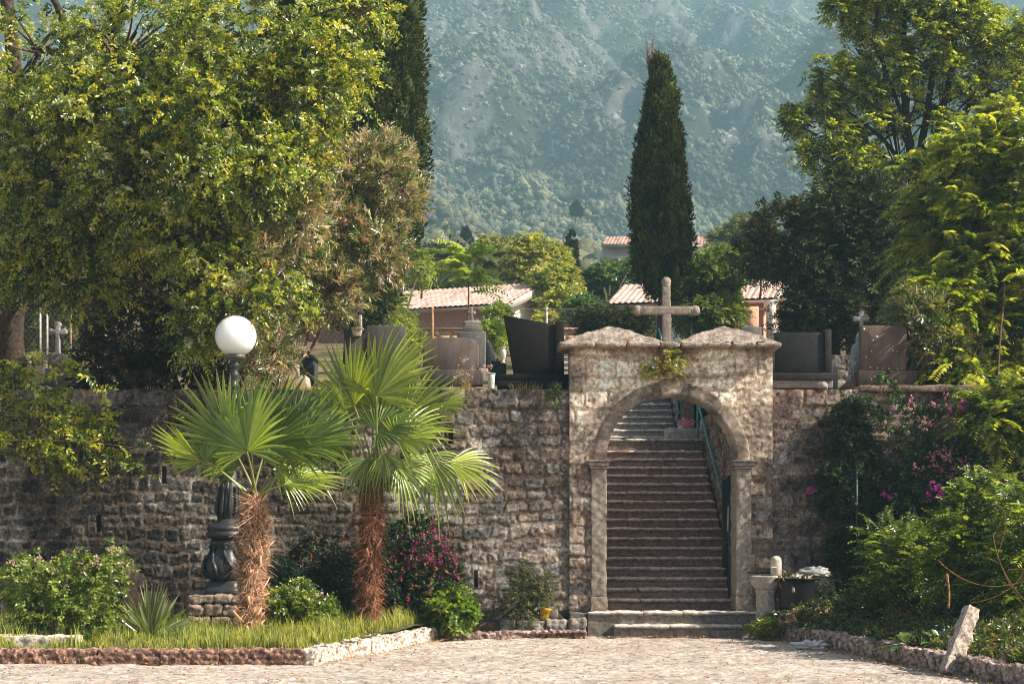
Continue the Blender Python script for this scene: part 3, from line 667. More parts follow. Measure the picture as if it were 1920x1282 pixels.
def plant(name, base, label, cat, mt, blobs, n, seed, stems=6, stemr=.012, group=None, stemcol=(.10, .07, .04), trunk="stem", crownname="foliage", **kw):
    t = thing(name, base, label, cat, group); rs = np.random.RandomState(seed + 5)
    g = G(); P, O = in_blobs(blobs, stems, rs, .2); b = np.array(base, float)
    branches(g, [([b + rs.normal(size=3) * np.array([.06, .06, 0]), (b + p) / 2 + rs.normal(size=3) * .05, p], stemr, stemr * .35) for p in P], stemcol, 5)
    kw.setdefault('gap', -.15); kw.setdefault('gs', .22); g.build(trunk, m_bark, t, smooth=True); crown(t, crownname, mt, blobs, n, seed, **kw)
    return t
def flowers(parent, blobs, n, seed, cols, size=.03, per=7, clump=.05, name="blossom", mt=m_petal, shell=.95, front=False):
    rs = np.random.RandomState(seed); P, O = in_blobs(blobs, n, rs, shell); g = G()
    if front: O[:, 1] = -abs(O[:, 1]); P = P.copy()
    P = P + O * .04; n = len(P); c = P[:, None] + rs.normal(size=(n, per, 3)) * clump; d = nrm(rs.normal(size=(n, per, 3)) + O[:, None] * .6)
    col = np.array(cols)[rs.randint(0, len(cols), n)][:, None] * (.8 + .4 * rs.rand(n, per, 1))
    for s in (0, 1, 2):
        nn = rs.normal(size=(n * per, 3)); leaves(g, c.reshape(-1, 3), (d.reshape(-1, 3) + nn * .7), nn, size * (.8 + .4 * rs.rand(n * per)), size * .8 * np.ones(n * per), col.reshape(-1, 3))
    return g.build(name, mt, parent)

# ------------------------------------------------------------------ cypress
def cypress(name, cx, cy, zb, zt_, prof, label, seed, trunk_r, zground, cols=((.030, .046, .012), (.062, .084, .018), (.11, .125, .028)), nclump=900, blade=.10, per=55, group=None):
    """prof: list of (height fraction, radius)"""
    rs = np.random.RandomState(seed); t = thing(name, (cx, cy, zground), label, "cypress", group)
    hf = np.array([a for a, b in prof]); rf = np.array([b for a, b in prof])
    g = G(); zz = np.linspace(zground - .2, zt_ - (zt_ - zb) * .15, 12); g.add(*tube(np.stack([cx + .05 * np.sin(zz), np.full(12, cy), zz], 1), np.linspace(trunk_r, trunk_r * .3, 12), 10), c=(.085, .06, .045)); g.build("trunk", m_bark, t, smooth=True)
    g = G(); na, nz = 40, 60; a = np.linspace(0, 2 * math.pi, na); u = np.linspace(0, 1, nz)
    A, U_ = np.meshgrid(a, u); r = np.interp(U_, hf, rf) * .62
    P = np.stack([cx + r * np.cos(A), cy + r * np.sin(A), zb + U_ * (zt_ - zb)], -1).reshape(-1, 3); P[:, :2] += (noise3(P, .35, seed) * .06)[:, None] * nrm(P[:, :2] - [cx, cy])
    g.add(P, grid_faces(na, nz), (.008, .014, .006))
    ncl = nclump; u = rs.rand(ncl) ; r = np.interp(u, hf, rf); k = rs.rand(ncl) < np.clip(r / rf.max() + .15, 0, 1); u = u[k]; r = r[k]; ncl = len(u)
    th = rs.rand(ncl) * 2 * math.pi; bl = (.45 + 1.15 * rs.rand(ncl) ** 1.5); 
    o = np.stack([np.cos(th), np.sin(th), 0 * th], 1); cc = np.stack([cx + 0 * th, cy + 0 * th, zb + u * (zt_ - zb)], 1) + o * (r * (.60 + .38 * rs.rand(ncl)) * (1 + .10 * np.sin(th * 3 + u * 9)))[:, None]
    # each clump is a small upright flame of blades
    n = ncl * per; ci = np.repeat(np.arange(ncl), per); s = rs.rand(n, 1); wob = nrm(rs.normal(size=(n, 3))) * (np.array([.17, .17, .30]) * min(rf.max() / .75, 1.35))
    pos = cc[ci] + wob * bl[ci][:, None] * (.55 + .35 * rs.rand(n, 1)) + o[ci] * .03; dr = o[ci] * .5 + wob * 4 + np.array([0, 0, .8]) + rs.normal(size=(n, 3)) * .3
    tone = np.array(cols)[rs.randint(0, len(cols), ncl)][ci] * (.55 + .9 * rs.rand(n, 1)) * (.6 + .8 * rs.rand(ncl))[ci][:, None]; rust = (rs.rand(ncl) < .05)[ci] & (rs.rand(n) < .3); tone[rust] = (.10, .06, .025)
    leaves(g, pos, dr, rs.normal(size=(n, 3)), blade * (.6 + .8 * rs.rand(n)), blade * .42 * np.ones(n), tone, curl=.05)
    V = cc[:, None] + (IV[None] * (1 + .18 * rs.normal(size=(ncl, 12, 1)))) * (bl[:, None] * np.array([.14, .14, .27]) * min(rf.max() / .75, 1.35) * .72)[:, None, :] + [0, 0, .02]
    g.add(V.reshape(-1, 3), (IF[None] + (np.arange(ncl) * 12)[:, None, None]).reshape(-1, 3), np.repeat(np.array(cols)[rs.randint(0, len(cols), ncl)] * (.6 + .6 * rs.rand(ncl, 1)), 12, 0))
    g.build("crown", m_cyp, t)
    return t, g
Yc = 42.0; cx = WX(1239, Yc)
prof = [(0, .10), (.03, .36), (.08, .56), (.16, .68), (.3, .66), (.42, .60), (.55, .52), (.68, .43), (.8, .33), (.9, .21), (.96, .12), (1, .02)]
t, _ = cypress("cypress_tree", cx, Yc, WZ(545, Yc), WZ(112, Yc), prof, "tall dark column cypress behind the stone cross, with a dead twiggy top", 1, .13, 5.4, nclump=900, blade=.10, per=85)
g = G(); rs = np.random.RandomState(4); b0 = W(1222, 150, Yc)
for i in range(26):
    e = b0 + np.array([rs.uniform(-.28, .22), rs.uniform(-.2, .2), rs.uniform(.15, 1.2) * (1 if i % 3 else .7)]); e[0] = b0[0] + (e[0] - b0[0]) * .6 - .05
    branches(g, [([b0, (b0 + e) / 2 + rs.normal(size=3) * .05, e], .011, .004)], (.20, .12, .095), 4)
    for _k in range(3):
        m_ = b0 + (e - b0) * rs.uniform(.3, .95); e2 = m_ + rs.normal(size=3) * .10 + [0, 0, .08]; branches(g, [([m_, (m_ + e2) / 2, e2], .005, .003)], (.20, .12, .095), 3)
g.build("dead_top", m_bark, t)
Yl = 38.0
prof = [(0, .35), (.05, .75), (.12, 1.1), (.25, 1.35), (.5, 1.45), (.8, 1.35), (.92, .9), (1, .1)]
cypress("cypress_tree", WX(668, Yl), Yl, WZ(590, Yl), 19.5, prof, "huge dense cypress half hidden behind the oleander at the left, running out of the top", 2, .27, 5.0, nclump=6400, blade=.12, per=70, cols=((.03, .046, .012), (.055, .075, .018), (.085, .105, .022)))
# far small cypresses
for k, (px, y0, y1, Y_, rr, lab) in enumerate(((872, 468, 426, 150, .45, "small distant cypress, the taller of a close pair above the palm"), (879, 468, 437, 152, .38, "small distant cypress, the shorter of a close pair above the palm"),
                                           (1072, 530, 438, 80, .24, "thin ragged cypress between the round tree and the grey house"), (1080, 403, 378, 330, 1.4, "tiny dark conifer low on the wooded mountain slope"))):
    prof = [(0, rr * .5), (.15, rr), (.5, rr * .8), (.8, rr * .5), (1, rr * .05)] if k != 3 else [(0, rr), (.5, rr * .6), (1, .1)]
    cypress("cypress_tree", WX(px, Y_), Y_, WZ(y0, Y_), WZ(y1, Y_), prof, lab, 30 + k, .08, WZ(y0 + 14, Y_), nclump=150, blade=.22 if k != 3 else .5, per=14, group="small cypresses in the distance", cols=((.03, .045, .02), (.045, .065, .025)))

# ------------------------------------------------------------------ big left tree
Yt = 25.6
tb = (WX(20, 29.0), 29.0, 3.7)
lt = thing("broadleaf_tree", tb, "huge yellow-green broadleaf tree filling the upper left above the wall", "tree")
bl = [pb(60, 90, 27, 110, 95, 1.0, .5), pb(250, 60, 26.5, 130, 75, 1.0, .55), pb(430, 60, 26, 150, 90, 1.2), pb(590, 40, 26, 100, 80, 1.0), pb(685, 8, 26, 50, 36, .6), pb(612, 130, 26, 80, 70, .8), pb(540, 190, 26, 110, 80, .9),
      pb(380, 190, 25.6, 140, 100, 1.2), pb(210, 210, 26, 130, 100, 1.2), pb(70, 260, 27, 110, 110, 1.2), pb(100, 400, 27, 110, 90, 1.0), pb(270, 350, 26, 130, 90, 1.1), pb(420, 320, 25.5, 120, 80, 1.0),
      pb(520, 310, 25.5, 90, 60, .8), pb(60, 500, 27, 90, 50, .8), pb(200, 440, 26.5, 100, 50, .9), pb(370, 450, 26, 100, 80, .9), pb(400, 550, 26, 85, 60, .7), pb(365, 610, 26, 30, 50, .5), pb(520, 560, 26, 60, 50, .6), pb(150, 545, 27, 70, 30, .5)]
g = G(); rs = np.random.RandomState(8)
fr = [W(60, 440, 28.5), W(75, 300, 28), W(40, 500, 28.8)]
branches(g, [([tb, W(10, 600, 28.9), W(60, 430, 28.5)], .26, .2), ([W(60, 430, 28.5), W(90, 250, 28), W(230, 10, 27)], .2, .12), ([W(60, 430, 28.5), W(10, 200, 28.2), W(20, -60, 28)], .17, .1),
             ([W(75, 330, 28.2), W(250, 130, 27.6), W(400, -10, 27)], .12, .05), ([W(110, 180, 27.8), W(150, 100, 27.5), W(90, -20, 27)], .09, .05), ([W(300, 90, 27), W(420, 65, 26.6), W(620, 60, 26)], .05, .02)], (.075, .055, .04))
branches(g, limbs_to(bl, fr + [W(150, 150, 27.5)], rs, .07, 14), (.13, .095, .07), 5)
g.build("trunk", m_bark, lt, smooth=True)
LC = [(.24, .28, .04), (.13, .18, .03), (.36, .37, .06), (.17, .22, .035), (.38, .34, .05), (.05, .075, .02), (.05, .075, .02), (.23, .25, .035), (.42, .44, .26), (.10, .14, .03), (.04, .055, .018)]  # palest entry paints leaf glints into the colour, darkest ones add contrast
crown(lt, "crown", m_leaf, bl[4:], 9800, 12, L=.32, K=15, leaf=.072, wid=.5, cols=LC, droop=.35, shell=.2, gap=.0, gs=.5, jit=.5, flat=.4)
crown(lt, "sparse_crown", m_leaf, bl[:4], 1700, 14, L=.32, K=14, leaf=.072, wid=.5, cols=LC, droop=.35, shell=.2, gap=.1, gs=.5, jit=.5, flat=.4)
# oleander mass under it
ob = [pb(560, 340, 29, 80, 70, .9), pb(680, 330, 29, 75, 60, .8), pb(740, 370, 29, 45, 50, .6), pb(620, 440, 29, 110, 90, 1.0), pb(510, 470, 28.6, 90, 90, 1.0), pb(710, 460, 29, 60, 55, .7), pb(600, 540, 28.6, 80, 60, .8),
      pb(470, 560, 28.2, 70, 70, .8), pb(430, 640, 28, 60, 60, .6), pb(500, 660, 28, 45, 45, .5), pb(730, 300, 29, 30, 40, .4), pb(480, 480, 26.2, 60, 50, .5), pb(560, 400, 26.4, 60, 50, .5), pb(450, 580, 26, 40, 50, .4)]
olb = (WX(540, 30), 30, 4.0)
ot = thing("oleander_bush", olb, "large pink-flowering oleander with reddish seed pods under the broadleaf tree", "bush")
g = G(); rs = np.random.RandomState(9); branches(g, limbs_to(ob, [np.array(olb), np.array(olb) + [.4, 0, 1.2]], rs, .035, 26), (.24, .15, .11), 5); g.build("stems", m_bark, ot, smooth=True)
OC = [(.17, .22, .08), (.28, .29, .14), (.38, .34, .22), (.08, .12, .04), (.36, .26, .18), (.26, .28, .11), (.42, .37, .27), (.06, .08, .03)]
crown(ot, "foliage", m_gloss, ob, 5600, 15, L=.28, K=14, leaf=.12, wid=.17, cols=OC, droop=.1, shell=.2, gap=-.2, gs=.45, spread=.5, jit=.3, flat=.1, dirb=(0, 0, .5))
flowers(ot, ob, 95, 3, [(.72, .36, .34), (.75, .45, .42)], .045, 8, .05)
# dark bush under the tree (ivy and dry sprays)
db = [pb(250, 620, 28.6, 90, 90, .8), pb(330, 690, 28.2, 70, 60, .6), pb(200, 700, 28.2, 60, 45, .5), pb(300, 540, 29, 60, 60, .6), pb(250, 730, 27.6, 60, 25, .35), pb(400, 720, 27.8, 40, 40, .4)]
plant("ivy_bush", (WX(260, 28.6), 28.6, 3.7), "dark brownish ivy bush spilling onto the wall top left of the lamp", "bush", m_dark, db, 3000, 16, L=.2, K=12, leaf=.06, wid=.6, cols=[(.03, .035, .015), (.045, .04, .02), (.10, .055, .025), (.02, .028, .012)], shell=.3)
# hanging branches over the wall, lower left
hb = thing("overhanging_branch", W(-60, 700, 26.0), "leafy yellow-green branches hanging in front of the wall at the left edge", "branch")
g = G(); gl = G(); rs = np.random.RandomState(19)
for (a_, b_, c_, wgt) in [((-60, 690), (90, 640), (205, 745), 1.2), ((-60, 700), (30, 690), (120, 745), 1), ((-60, 760), (100, 740), (262, 830), 1.3), ((-60, 780), (60, 760), (240, 870), 1.2), ((-60, 800), (80, 800), (265, 890), 1.4),
                          ((-60, 830), (40, 800), (190, 900), 1.2), ((-60, 800), (60, 830), (150, 880), 1), ((-60, 745), (60, 740), (160, 790), 1), ((-60, 840), (60, 850), (120, 890), 1), ((-60, 700), (60, 780), (200, 815), 1.2), ((-60, 770), (130, 765), (330, 776), .25), ((-60, 830), (150, 815), (310, 850), .3)]:
    Yh = 25.9 + rs.uniform(-.35, .35); pts = bez(W(*a_, Yh), W(*b_, Yh - .1), W(*c_, Yh), 24); g.add(*tube(pts, np.linspace(.014, .003, 24), 5, False), c=(.13, .085, .05))
    k = int(31 * wgt); i = rs.rand(k) ** .8; P = np.stack([np.interp(i * 23, range(24), pts[:, j]) for j in range(3)], 1) + rs.normal(size=(k, 3)) * .05 * min(wgt, 1)
    sprigs(gl, P, np.tile([.9, -.1, -.15], (k, 1)) + rs.normal(size=(k, 3)) * .55, rs, .26, 9, .09, .55, LC[:5] + [(.10, .13, .05)], .2, .9, .3, True, .5)
g.build("twig", m_bark, hb, smooth=True); gl.build("foliage", m_leaf, hb)

# ------------------------------------------------------------------ right side trees
rtb = (WX(1735, 40), 40, 5.3)
rt = thing("feathery_tree", rtb, "tall open tree with dark forked limbs and feathery leaves at the upper right", "tree")
paths = [([rtb, W(1740, 480, 40), W(1706, 300, 40)], .20, .13), ([W(1706, 300, 40), W(1690, 200, 40), W(1700, 20, 40)], .11, .05), ([W(1716, 330, 40), W(1745, 180, 40), W(1770, 20, 40)], .10, .05),
         ([W(1740, 360, 40), W(1775, 200, 40), W(1800, -20, 40)], .11, .05), ([W(1745, 350, 40), W(1830, 200, 40), W(1880, 10, 40)], .09, .04), ([W(1715, 350, 40), W(1660, 240, 40), W(1560, 190, 40)], .07, .02),
         ([W(1720, 380, 40), W(1640, 290, 40), W(1490, 280, 40)], .07, .02), ([W(1706, 290, 40), W(1660, 160, 40), W(1600, 90, 40)], .06, .02), ([W(1700, 250, 40), W(1650, 90, 40), W(1600, 20, 40)], .05, .02),
         ([W(1700, 240, 39.6), W(1620, 180, 39.6), W(1520, 130, 39.6)], .05, .015), ([W(1735, 420, 40), W(1640, 330, 40), W(1540, 300, 40)], .06, .02), ([W(1760, 330, 40), W(1860, 260, 40), W(1930, 240, 40)], .06, .02)]
rb = [pb(1500, 225, 40, 30, 16), pb(1550, 190, 40, 34, 20), pb(1520, 125, 40, 26, 18), pb(1570, 140, 40, 38, 20), pb(1610, 90, 40, 40, 22), pb(1580, 20, 40, 26, 26), pb(1640, 35, 40, 46, 28), pb(1620, 165, 40, 42, 26), pb(1560, 250, 40, 55, 22), pb(1640, 235, 40, 50, 26),
      pb(1520, 290, 40, 34, 18), pb(1600, 300, 40, 55, 24), pb(1680, 120, 40, 50, 36), pb(1740, 60, 40, 60, 46), pb(1820, 40, 40, 60, 50), pb(1890, 80, 40, 60, 50), pb(1790, 140, 40, 56, 34), pb(1870, 170, 40, 60, 30), pb(1700, 190, 40, 36, 20), pb(1770, 240, 40, 60, 22),
      pb(1860, 250, 40, 60, 26), pb(1660, 330, 40, 70, 30), pb(1580, 345, 40, 45, 22), pb(1760, -10, 40, 100, 40), pb(1640, -20, 40, 60, 30), pb(1930, 200, 40, 50, 60), pb(1760, 320, 40, 60, 30)]
rs = np.random.RandomState(22); g = G(); branches(g, paths, (.035, .028, .022)); branches(g, limbs_to(rb, [np.array(W(1700, 240, 40)), np.array(W(1690, 330, 40)), np.array(W(1760, 200, 40))], rs, .025, 5, .008), (.04, .03, .024), 5); g.build("trunk", m_bark, rt, smooth=True)
crown(rt, "crown", m_leaf, rb, 8600, 23, L=.30, K=12, leaf=.10, wid=.42, cols=[(.18, .24, .04), (.32, .36, .06), (.06, .09, .02), (.40, .40, .07), (.05, .075, .02), (.22, .26, .04)], droop=.25, shell=.15, gap=.12, gs=.5, jit=.3, flat=.75)
# dark evergreen mass
eb = [pb(1480, 430, 38, 70, 50, 1.0), pb(1560, 410, 38, 70, 50, 1.0), pb(1640, 430, 38, 90, 70, 1.1), pb(1510, 490, 38, 80, 44, 1.1), pb(1430, 480, 38, 60, 30, .8), pb(1600, 520, 38, 110, 70, 1.2), pb(1560, 590, 37.6, 100, 60, 1.0), pb(1510, 590, 37.6, 30, 46, .8), pb(1640, 380, 38, 60, 50, .8), pb(1650, 600, 37, 80, 50, .9), pb(1590, 370, 38, 40, 25, .5)]
et = thing("evergreen_tree", (WX(1560, 38), 38, 5.1), "broad dark evergreen tree behind the black gravestone right of the gateway", "tree")
g = G(); rs = np.random.RandomState(24); branches(g, [([(WX(1560, 38), 38, 5.0), W(1565, 620, 38), W(1560, 520, 38)], .14, .1)], (.05, .04, .03)); branches(g, limbs_to(eb, [W(1560, 560, 38)], rs, .05, 4), (.05, .04, .03), 5); g.build("trunk", m_bark, et, smooth=True)
crown(et, "crown", m_dark, eb, 9500, 25, L=.26, K=12, leaf=.085, wid=.42, cols=[(.030, .046, .016), (.048, .064, .020), (.07, .09, .026), (.022, .034, .012), (.08, .07, .025)], shell=.35, gap=-.3, gs=.6)
# near right tree with long pinnate leaves
nb = [pb(1760, 330, 30, 60, 35, .8), pb(1850, 300, 30, 80, 50, .9), pb(1800, 400, 30, 90, 45, .9), pb(1890, 420, 29.5, 80, 70, .9), pb(1760, 470, 30, 60, 30, .7), pb(1840, 500, 29.5, 90, 60, .9), pb(1760, 560, 29, 60, 40, .6), pb(1840, 600, 29, 90, 60, .8), pb(1920, 560, 29, 60, 90, .8),
      pb(1900, 690, 28.5, 80, 70, .7), pb(1810, 680, 28.2, 60, 40, .5), pb(1930, 330, 29.5, 60, 80, .8), pb(1870, 780, 26.6, 50, 50, .4), pb(1930, 800, 26.6, 40, 70, .4), pb(1900, 230, 30, 50, 30, .6)]
nrt = thing("sumac_tree", (WX(1900, 29.5), 29.5, 3.9), "near bright green tree with long fern-like leaves at the right edge", "tree")
g = G(); rs = np.random.RandomState(26); b0 = np.array([WX(1900, 29.5), 29.5, 3.8]); branches(g, [([b0, b0 + [0.1, 0, 1.5], W(1890, 420, 29.5)], .10, .06)], (.07, .05, .04)); branches(g, limbs_to(nb, [b0 + [.05, 0, 1.2], W(1890, 450, 29.5)], rs, .03, 5), (.12, .07, .04), 5); g.build("trunk", m_bark, nrt, smooth=True)
crown(nrt, "crown", m_leaf, nb, 3600, 27, L=.55, K=26, leaf=.105, wid=.36, cols=[(.16, .22, .03), (.28, .30, .05), (.09, .13, .025), (.36, .36, .08), (.04, .06, .015), (.18, .20, .03)], droop=.45, shell=.25, gap=-.1, gs=.6, jit=.12, flat=.7, spread=1.1)
# oleander at the right above the wall
orb = [pb(1720, 600, 28.4, 45, 45, .5), pb(1760, 660, 28.3, 55, 50, .5), pb(1700, 640, 28.4, 30, 40, .4), pb(1800, 700, 28.2, 50, 35, .4)]
t = plant("oleander_bush", (WX(1770, 28.5), 28.5, 3.8), "pale-leaved oleander leaning over the brown gravestone at the right", "bush", m_gloss, orb, 1100, 28, L=.26, K=14, leaf=.14, wid=.17, cols=[(.20, .22, .12), (.13, .16, .06), (.28, .24, .12), (.10, .14, .04), (.16, .18, .05)], spread=.5, flat=.1, shell=.3, stems=14, dirb=(-.2, 0, .5))
flowers(t, [pb(1740, 690, 28.0, 60, 45, .3)], 26, 5, [(.35, .02, .06), (.5, .05, .12)], .02, 4, .02)

# ------------------------------------------------------------------ background vegetation behind the fence
def bgtree(name, px, pyb, Y_, blobs, label, seed, cols, n, leaf, L, wid=.5, K=10, mt=m_leaf, group="trees behind the cemetery fence", **kw):
    base = W(px, pyb, Y_); base[2] = float(zt(base[0], Y_)) - .1; t = thing(name, base, label, "tree", group); rs = np.random.RandomState(seed)
    g = G(); top = np.mean([b[:3] for b in blobs], 0); branches(g, [([base, (base + top) / 2, top], .09, .05)], (.09, .07, .05)); branches(g, limbs_to(blobs, [(base + top) / 2], rs, .04, 4), (.09, .07, .05), 5); g.build("trunk", m_bark, t, smooth=True)
    crown(t, "crown", mt, blobs, n, seed, L=L, K=K, leaf=leaf, wid=wid, cols=cols, **kw); return t
YB = [(.32, .32, .09), (.22, .25, .07), (.40, .36, .11), (.14, .17, .05)]
bgtree("round_tree", 1020, 640, 66, [pb(1010, 500, 66, 50, 42), pb(1040, 540, 64, 40, 40), pb(975, 520, 66, 36, 36), pb(1060, 580, 60, 34, 34), pb(1000, 465, 66, 26, 16), pb(1030, 610, 58, 30, 22)], "rounded yellow-green tree between the two tiled roofs", 41, YB, 3200, .16, .4, gap=-.5, gs=.9)
bgtree("bushy_tree", 930, 640, 80, [pb(930, 480, 80, 40, 26), pb(960, 500, 78, 30, 30), pb(905, 505, 80, 34, 24), pb(990, 480, 82, 30, 22)], "olive-coloured bushy tree left of the rounded tree", 42, [(.30, .28, .10), (.22, .24, .07), (.12, .14, .05)], 2200, .18, .45)
bgtree("dark_tree", 815, 620, 85, [pb(815, 500, 85, 30, 30), pb(840, 480, 85, 24, 18), pb(800, 530, 84, 30, 26), pb(850, 520, 84, 30, 24)], "dark bushy tree beside the big left cypress, above the tiled roof", 43, [(.05, .06, .025), (.08, .08, .03), (.035, .045, .018)], 2000, .2, .4, mt=m_dark)
bgtree("pine_tree", 1390, 560, 90, [pb(1400, 430, 90, 36, 22), pb(1370, 450, 90, 40, 20), pb(1430, 460, 90, 36, 24), pb(1350, 480, 88, 30, 18), pb(1410, 490, 88, 50, 24)], "soft grey-green pine beside the far grey house", 44, [(.13, .17, .06), (.19, .21, .08), (.09, .12, .05)], 3400, .18, .35, wid=.2, K=14)
bgtree("leafy_tree", 1160, 640, 62, [pb(1140, 520, 66, 36, 16), pb(1110, 550, 66, 26, 22), pb(1180, 508, 66, 22, 10), pb(1095, 590, 58, 26, 26)], "blue-green leafy tree left of the centre cypress", 45, [(.07, .13, .06), (.11, .17, .06), (.05, .09, .04)], 2400, .16, .35)
bgtree("round_bush_tree", 1320, 640, 47, [pb(1330, 520, 47, 52, 34, 1.0), pb(1300, 560, 47, 40, 34, .8), pb(1350, 560, 47, 26, 36, .6), pb(1330, 590, 46.5, 60, 30, .8), pb(1350, 490, 47, 26, 18, .5)], "rounded dense green tree immediately right of the centre cypress", 46, [(.07, .11, .025), (.13, .16, .035), (.04, .065, .018), (.17, .19, .04)], 5200, .10, .28, mt=m_leaf, shell=.5)
bgtree("dark_shrub", 1150, 650, 44, [pb(1150, 608, 44, 50, 16, .6), pb(1110, 600, 44, 24, 14, .4), pb(1190, 604, 44, 30, 14, .5)], "low dark feathery shrub just above the left pyramid cap", 47, [(.035, .05, .02), (.06, .075, .025), (.09, .09, .03)], 1800, .09, .3, mt=m_dark, wid=.35)
bgtree("leafy_tree", 760, 640, 50, [pb(745, 620, 48, 26, 30, .6), pb(790, 500, 52, 10, 24, .3), pb(720, 590, 47, 22, 30, .5), pb(770, 650, 46, 24, 16, .4)], "sunlit sapling thicket beside the slanted grey gravestone", 48, [(.20, .26, .05), (.14, .19, .04), (.26, .28, .07)], 900, .12, .35, wid=.4)
bgtree("leafy_tree", 935, 650, 46, [pb(935, 600, 46, 20, 24, .4), pb(922, 630, 45, 22, 20, .4)], "green sapling between the cross monument and the black slanting slab", 49, [(.14, .20, .04), (.09, .14, .03), (.22, .25, .06)], 520, .10, .3, wid=.4)
bgtree("hedge_tree", 130, 640, 48, [pb(60, 560, 48, 70, 60, .8), pb(170, 540, 48, 60, 60, .8), pb(110, 610, 48, 80, 40, .6), pb(20, 600, 48, 40, 60, .6)], "green tree behind the fence at the far left, beneath the broadleaf crown", 50, [(.10, .15, .03), (.16, .20, .04), (.06, .09, .02)], 2400, .11, .35)
bgtree("background_tree", 200, 600, 60, [pb(200, 330, 60, 130, 90, 2), pb(60, 380, 60, 120, 90, 2), pb(330, 420, 60, 120, 90, 2), pb(150, 480, 58, 160, 60, 2), pb(470, 460, 60, 100, 70, 2)], "shadowy tree mass seen through gaps of the broadleaf tree", 51, [(.04, .06, .02), (.07, .09, .025)], 3200, .2, .5, mt=m_dark)
bgtree("background_tree", 1780, 600, 52, [pb(1740, 420, 52, 80, 60, 1.5), pb(1840, 450, 52, 90, 90, 1.6), pb(1800, 560, 50, 110, 60, 1.4), pb(1900, 380, 52, 70, 80, 1.4)], "shadowy tree mass behind the near sumac at the right edge", 52, [(.035, .05, .018), (.06, .08, .025)], 3400, .16, .45, mt=m_dark)
# ailanthus saplings with a bare stem and arching pinnate leaves
def sapling(px, py0, py1, Y_, label, seed, rr=.9, n=22, leaf=.20, cols=((.20, .27, .05), (.27, .31, .08), (.13, .19, .04))):
    b = W(px, py0, Y_); e = W(px, py1, Y_); t = thing("tree_of_heaven", b, label, "tree", "young trees of heaven behind the fence"); rs = np.random.RandomState(seed)
    G().add(*tube(bez(b, (b + e) / 2 + [.06, 0, 0], e, 8), np.linspace(.035, .015, 8), 6), c=(.16, .11, .07)).build("stem", m_bark, t, smooth=True)
    g = G(); th = rs.rand(n) * 6.28; u = rs.rand(n) ** .7; P = e + (e - b) * (-(.55) * (1 - u))[:, None]; D = np.stack([np.cos(th), np.sin(th) * .7, .35 + .6 * u], 1)
    sprigs(g, P, D, rs, rr, 24, leaf, .32, cols, .45, 1.15, .06, True, .9); g.build("foliage", m_leaf, t); return t
sapling(877, 620, 470, 56, "young tree of heaven with arching fern leaves over the left tiled roof", 61, 1.15, 40, .26)
sapling(790, 560, 480, 54, "smaller young tree of heaven at the foot of the big left cypress", 62, .8, 20, .22)
sapling(743, 620, 560, 47, "thin sapling in front of the left end of the tiled roof", 63, .6, 20, .15)
sapling(1425, 560, 500, 46, "blue-green fern-leaved sapling in front of the dark evergreen", 64, .8, 18, .16, ((.05, .10, .04), (.08, .13, .05)))
# date palm far behind
Yp = 75; e = W(900, 500, Yp); b = e.copy(); b[2] = zt(e[0], Yp); t = thing("date_palm", b, "feather-leaved date palm beyond the left tiled roof", "palm")
G().add(*tube([b, e], [.3, .25], 8), c=(.12, .09, .06)).build("trunk", m_bark, t); g = G(); rs = np.random.RandomState(65)
for k in range(34):
    th = rs.rand() * 6.28; el = rs.uniform(.1, 1.2); D = np.array([math.cos(th) * math.cos(el), math.sin(th) * math.cos(el), math.sin(el)]); L_ = 2.1; K = 34; tt = np.linspace(.05, 1, K)[:, None]
    P = e + D * L_ * tt + np.array([0, 0, -1]) * 1.0 * tt ** 2.2; T = nrm(np.gradient(P, axis=0)); sv = nrm(np.cross(T, [0, 0, 1.]))
    for s in (-1, 1): leaves(g, P, T * .8 + sv * s + [0, 0, -.15], np.tile([0, 0, 1.], (K, 1)), np.full(K, .42), np.full(K, .06), np.tile(np.array([.11, .14, .05]) * rs.uniform(.7, 1.4), (K, 1)))
g.build("crown", m_palm, t)

# ------------------------------------------------------------------ houses
def tiled_roof(parent, o, u, v, nu, nv, name="roof", col=(.66, .44, .36)):
    """o eave corner, u vector along the eave, v vector up the slope; rounded tile courses"""
    o, u, v = map(np.array, (o, u, v)); n = nrm(np.cross(u, v)); lu, lv = np.linalg.norm(u), np.linalg.norm(v); a = max(int(lu / .035), 8); b = nv * 4 + 1
    A, B = np.meshgrid(np.linspace(0, 1, a), np.linspace(0, 1, b)); ph = A * nu
    hgt = .045 * abs(np.sin(ph * math.pi)) ** .8 - .05 * ((B * nv) % 1.0) + .04
    P = o + A[..., None] * u + B[..., None] * v + hgt[..., None] * n
    rs = np.random.RandomState(nu); tn = rs.uniform(.7, 1.25, (nv + 1, nu + 1))[np.minimum((B * nv).astype(int), nv), np.minimum(ph.astype(int), nu)]
    dk = np.where(abs(np.sin(ph * math.pi)) < .25, .55, 1) * np.where(((B * nv) % 1) > .80, .75, 1)
    g = G().add(P.reshape(-1, 3), grid_faces(a, b), (np.array(col)[None, None] * (tn * dk)[..., None]).reshape(-1, 3))
    g.add([o - n * .12, o + u - n * .12, o + u + v - n * .12, o + v - n * .12, o, o + u, o + u + v, o + v], [(0, 3, 2, 1), (0, 1, 5, 4), (1, 2, 6, 5), (2, 3, 7, 6), (3, 0, 4, 7)], (.55, .42, .36))
    return g.build(name, m_tile, parent, smooth=False)
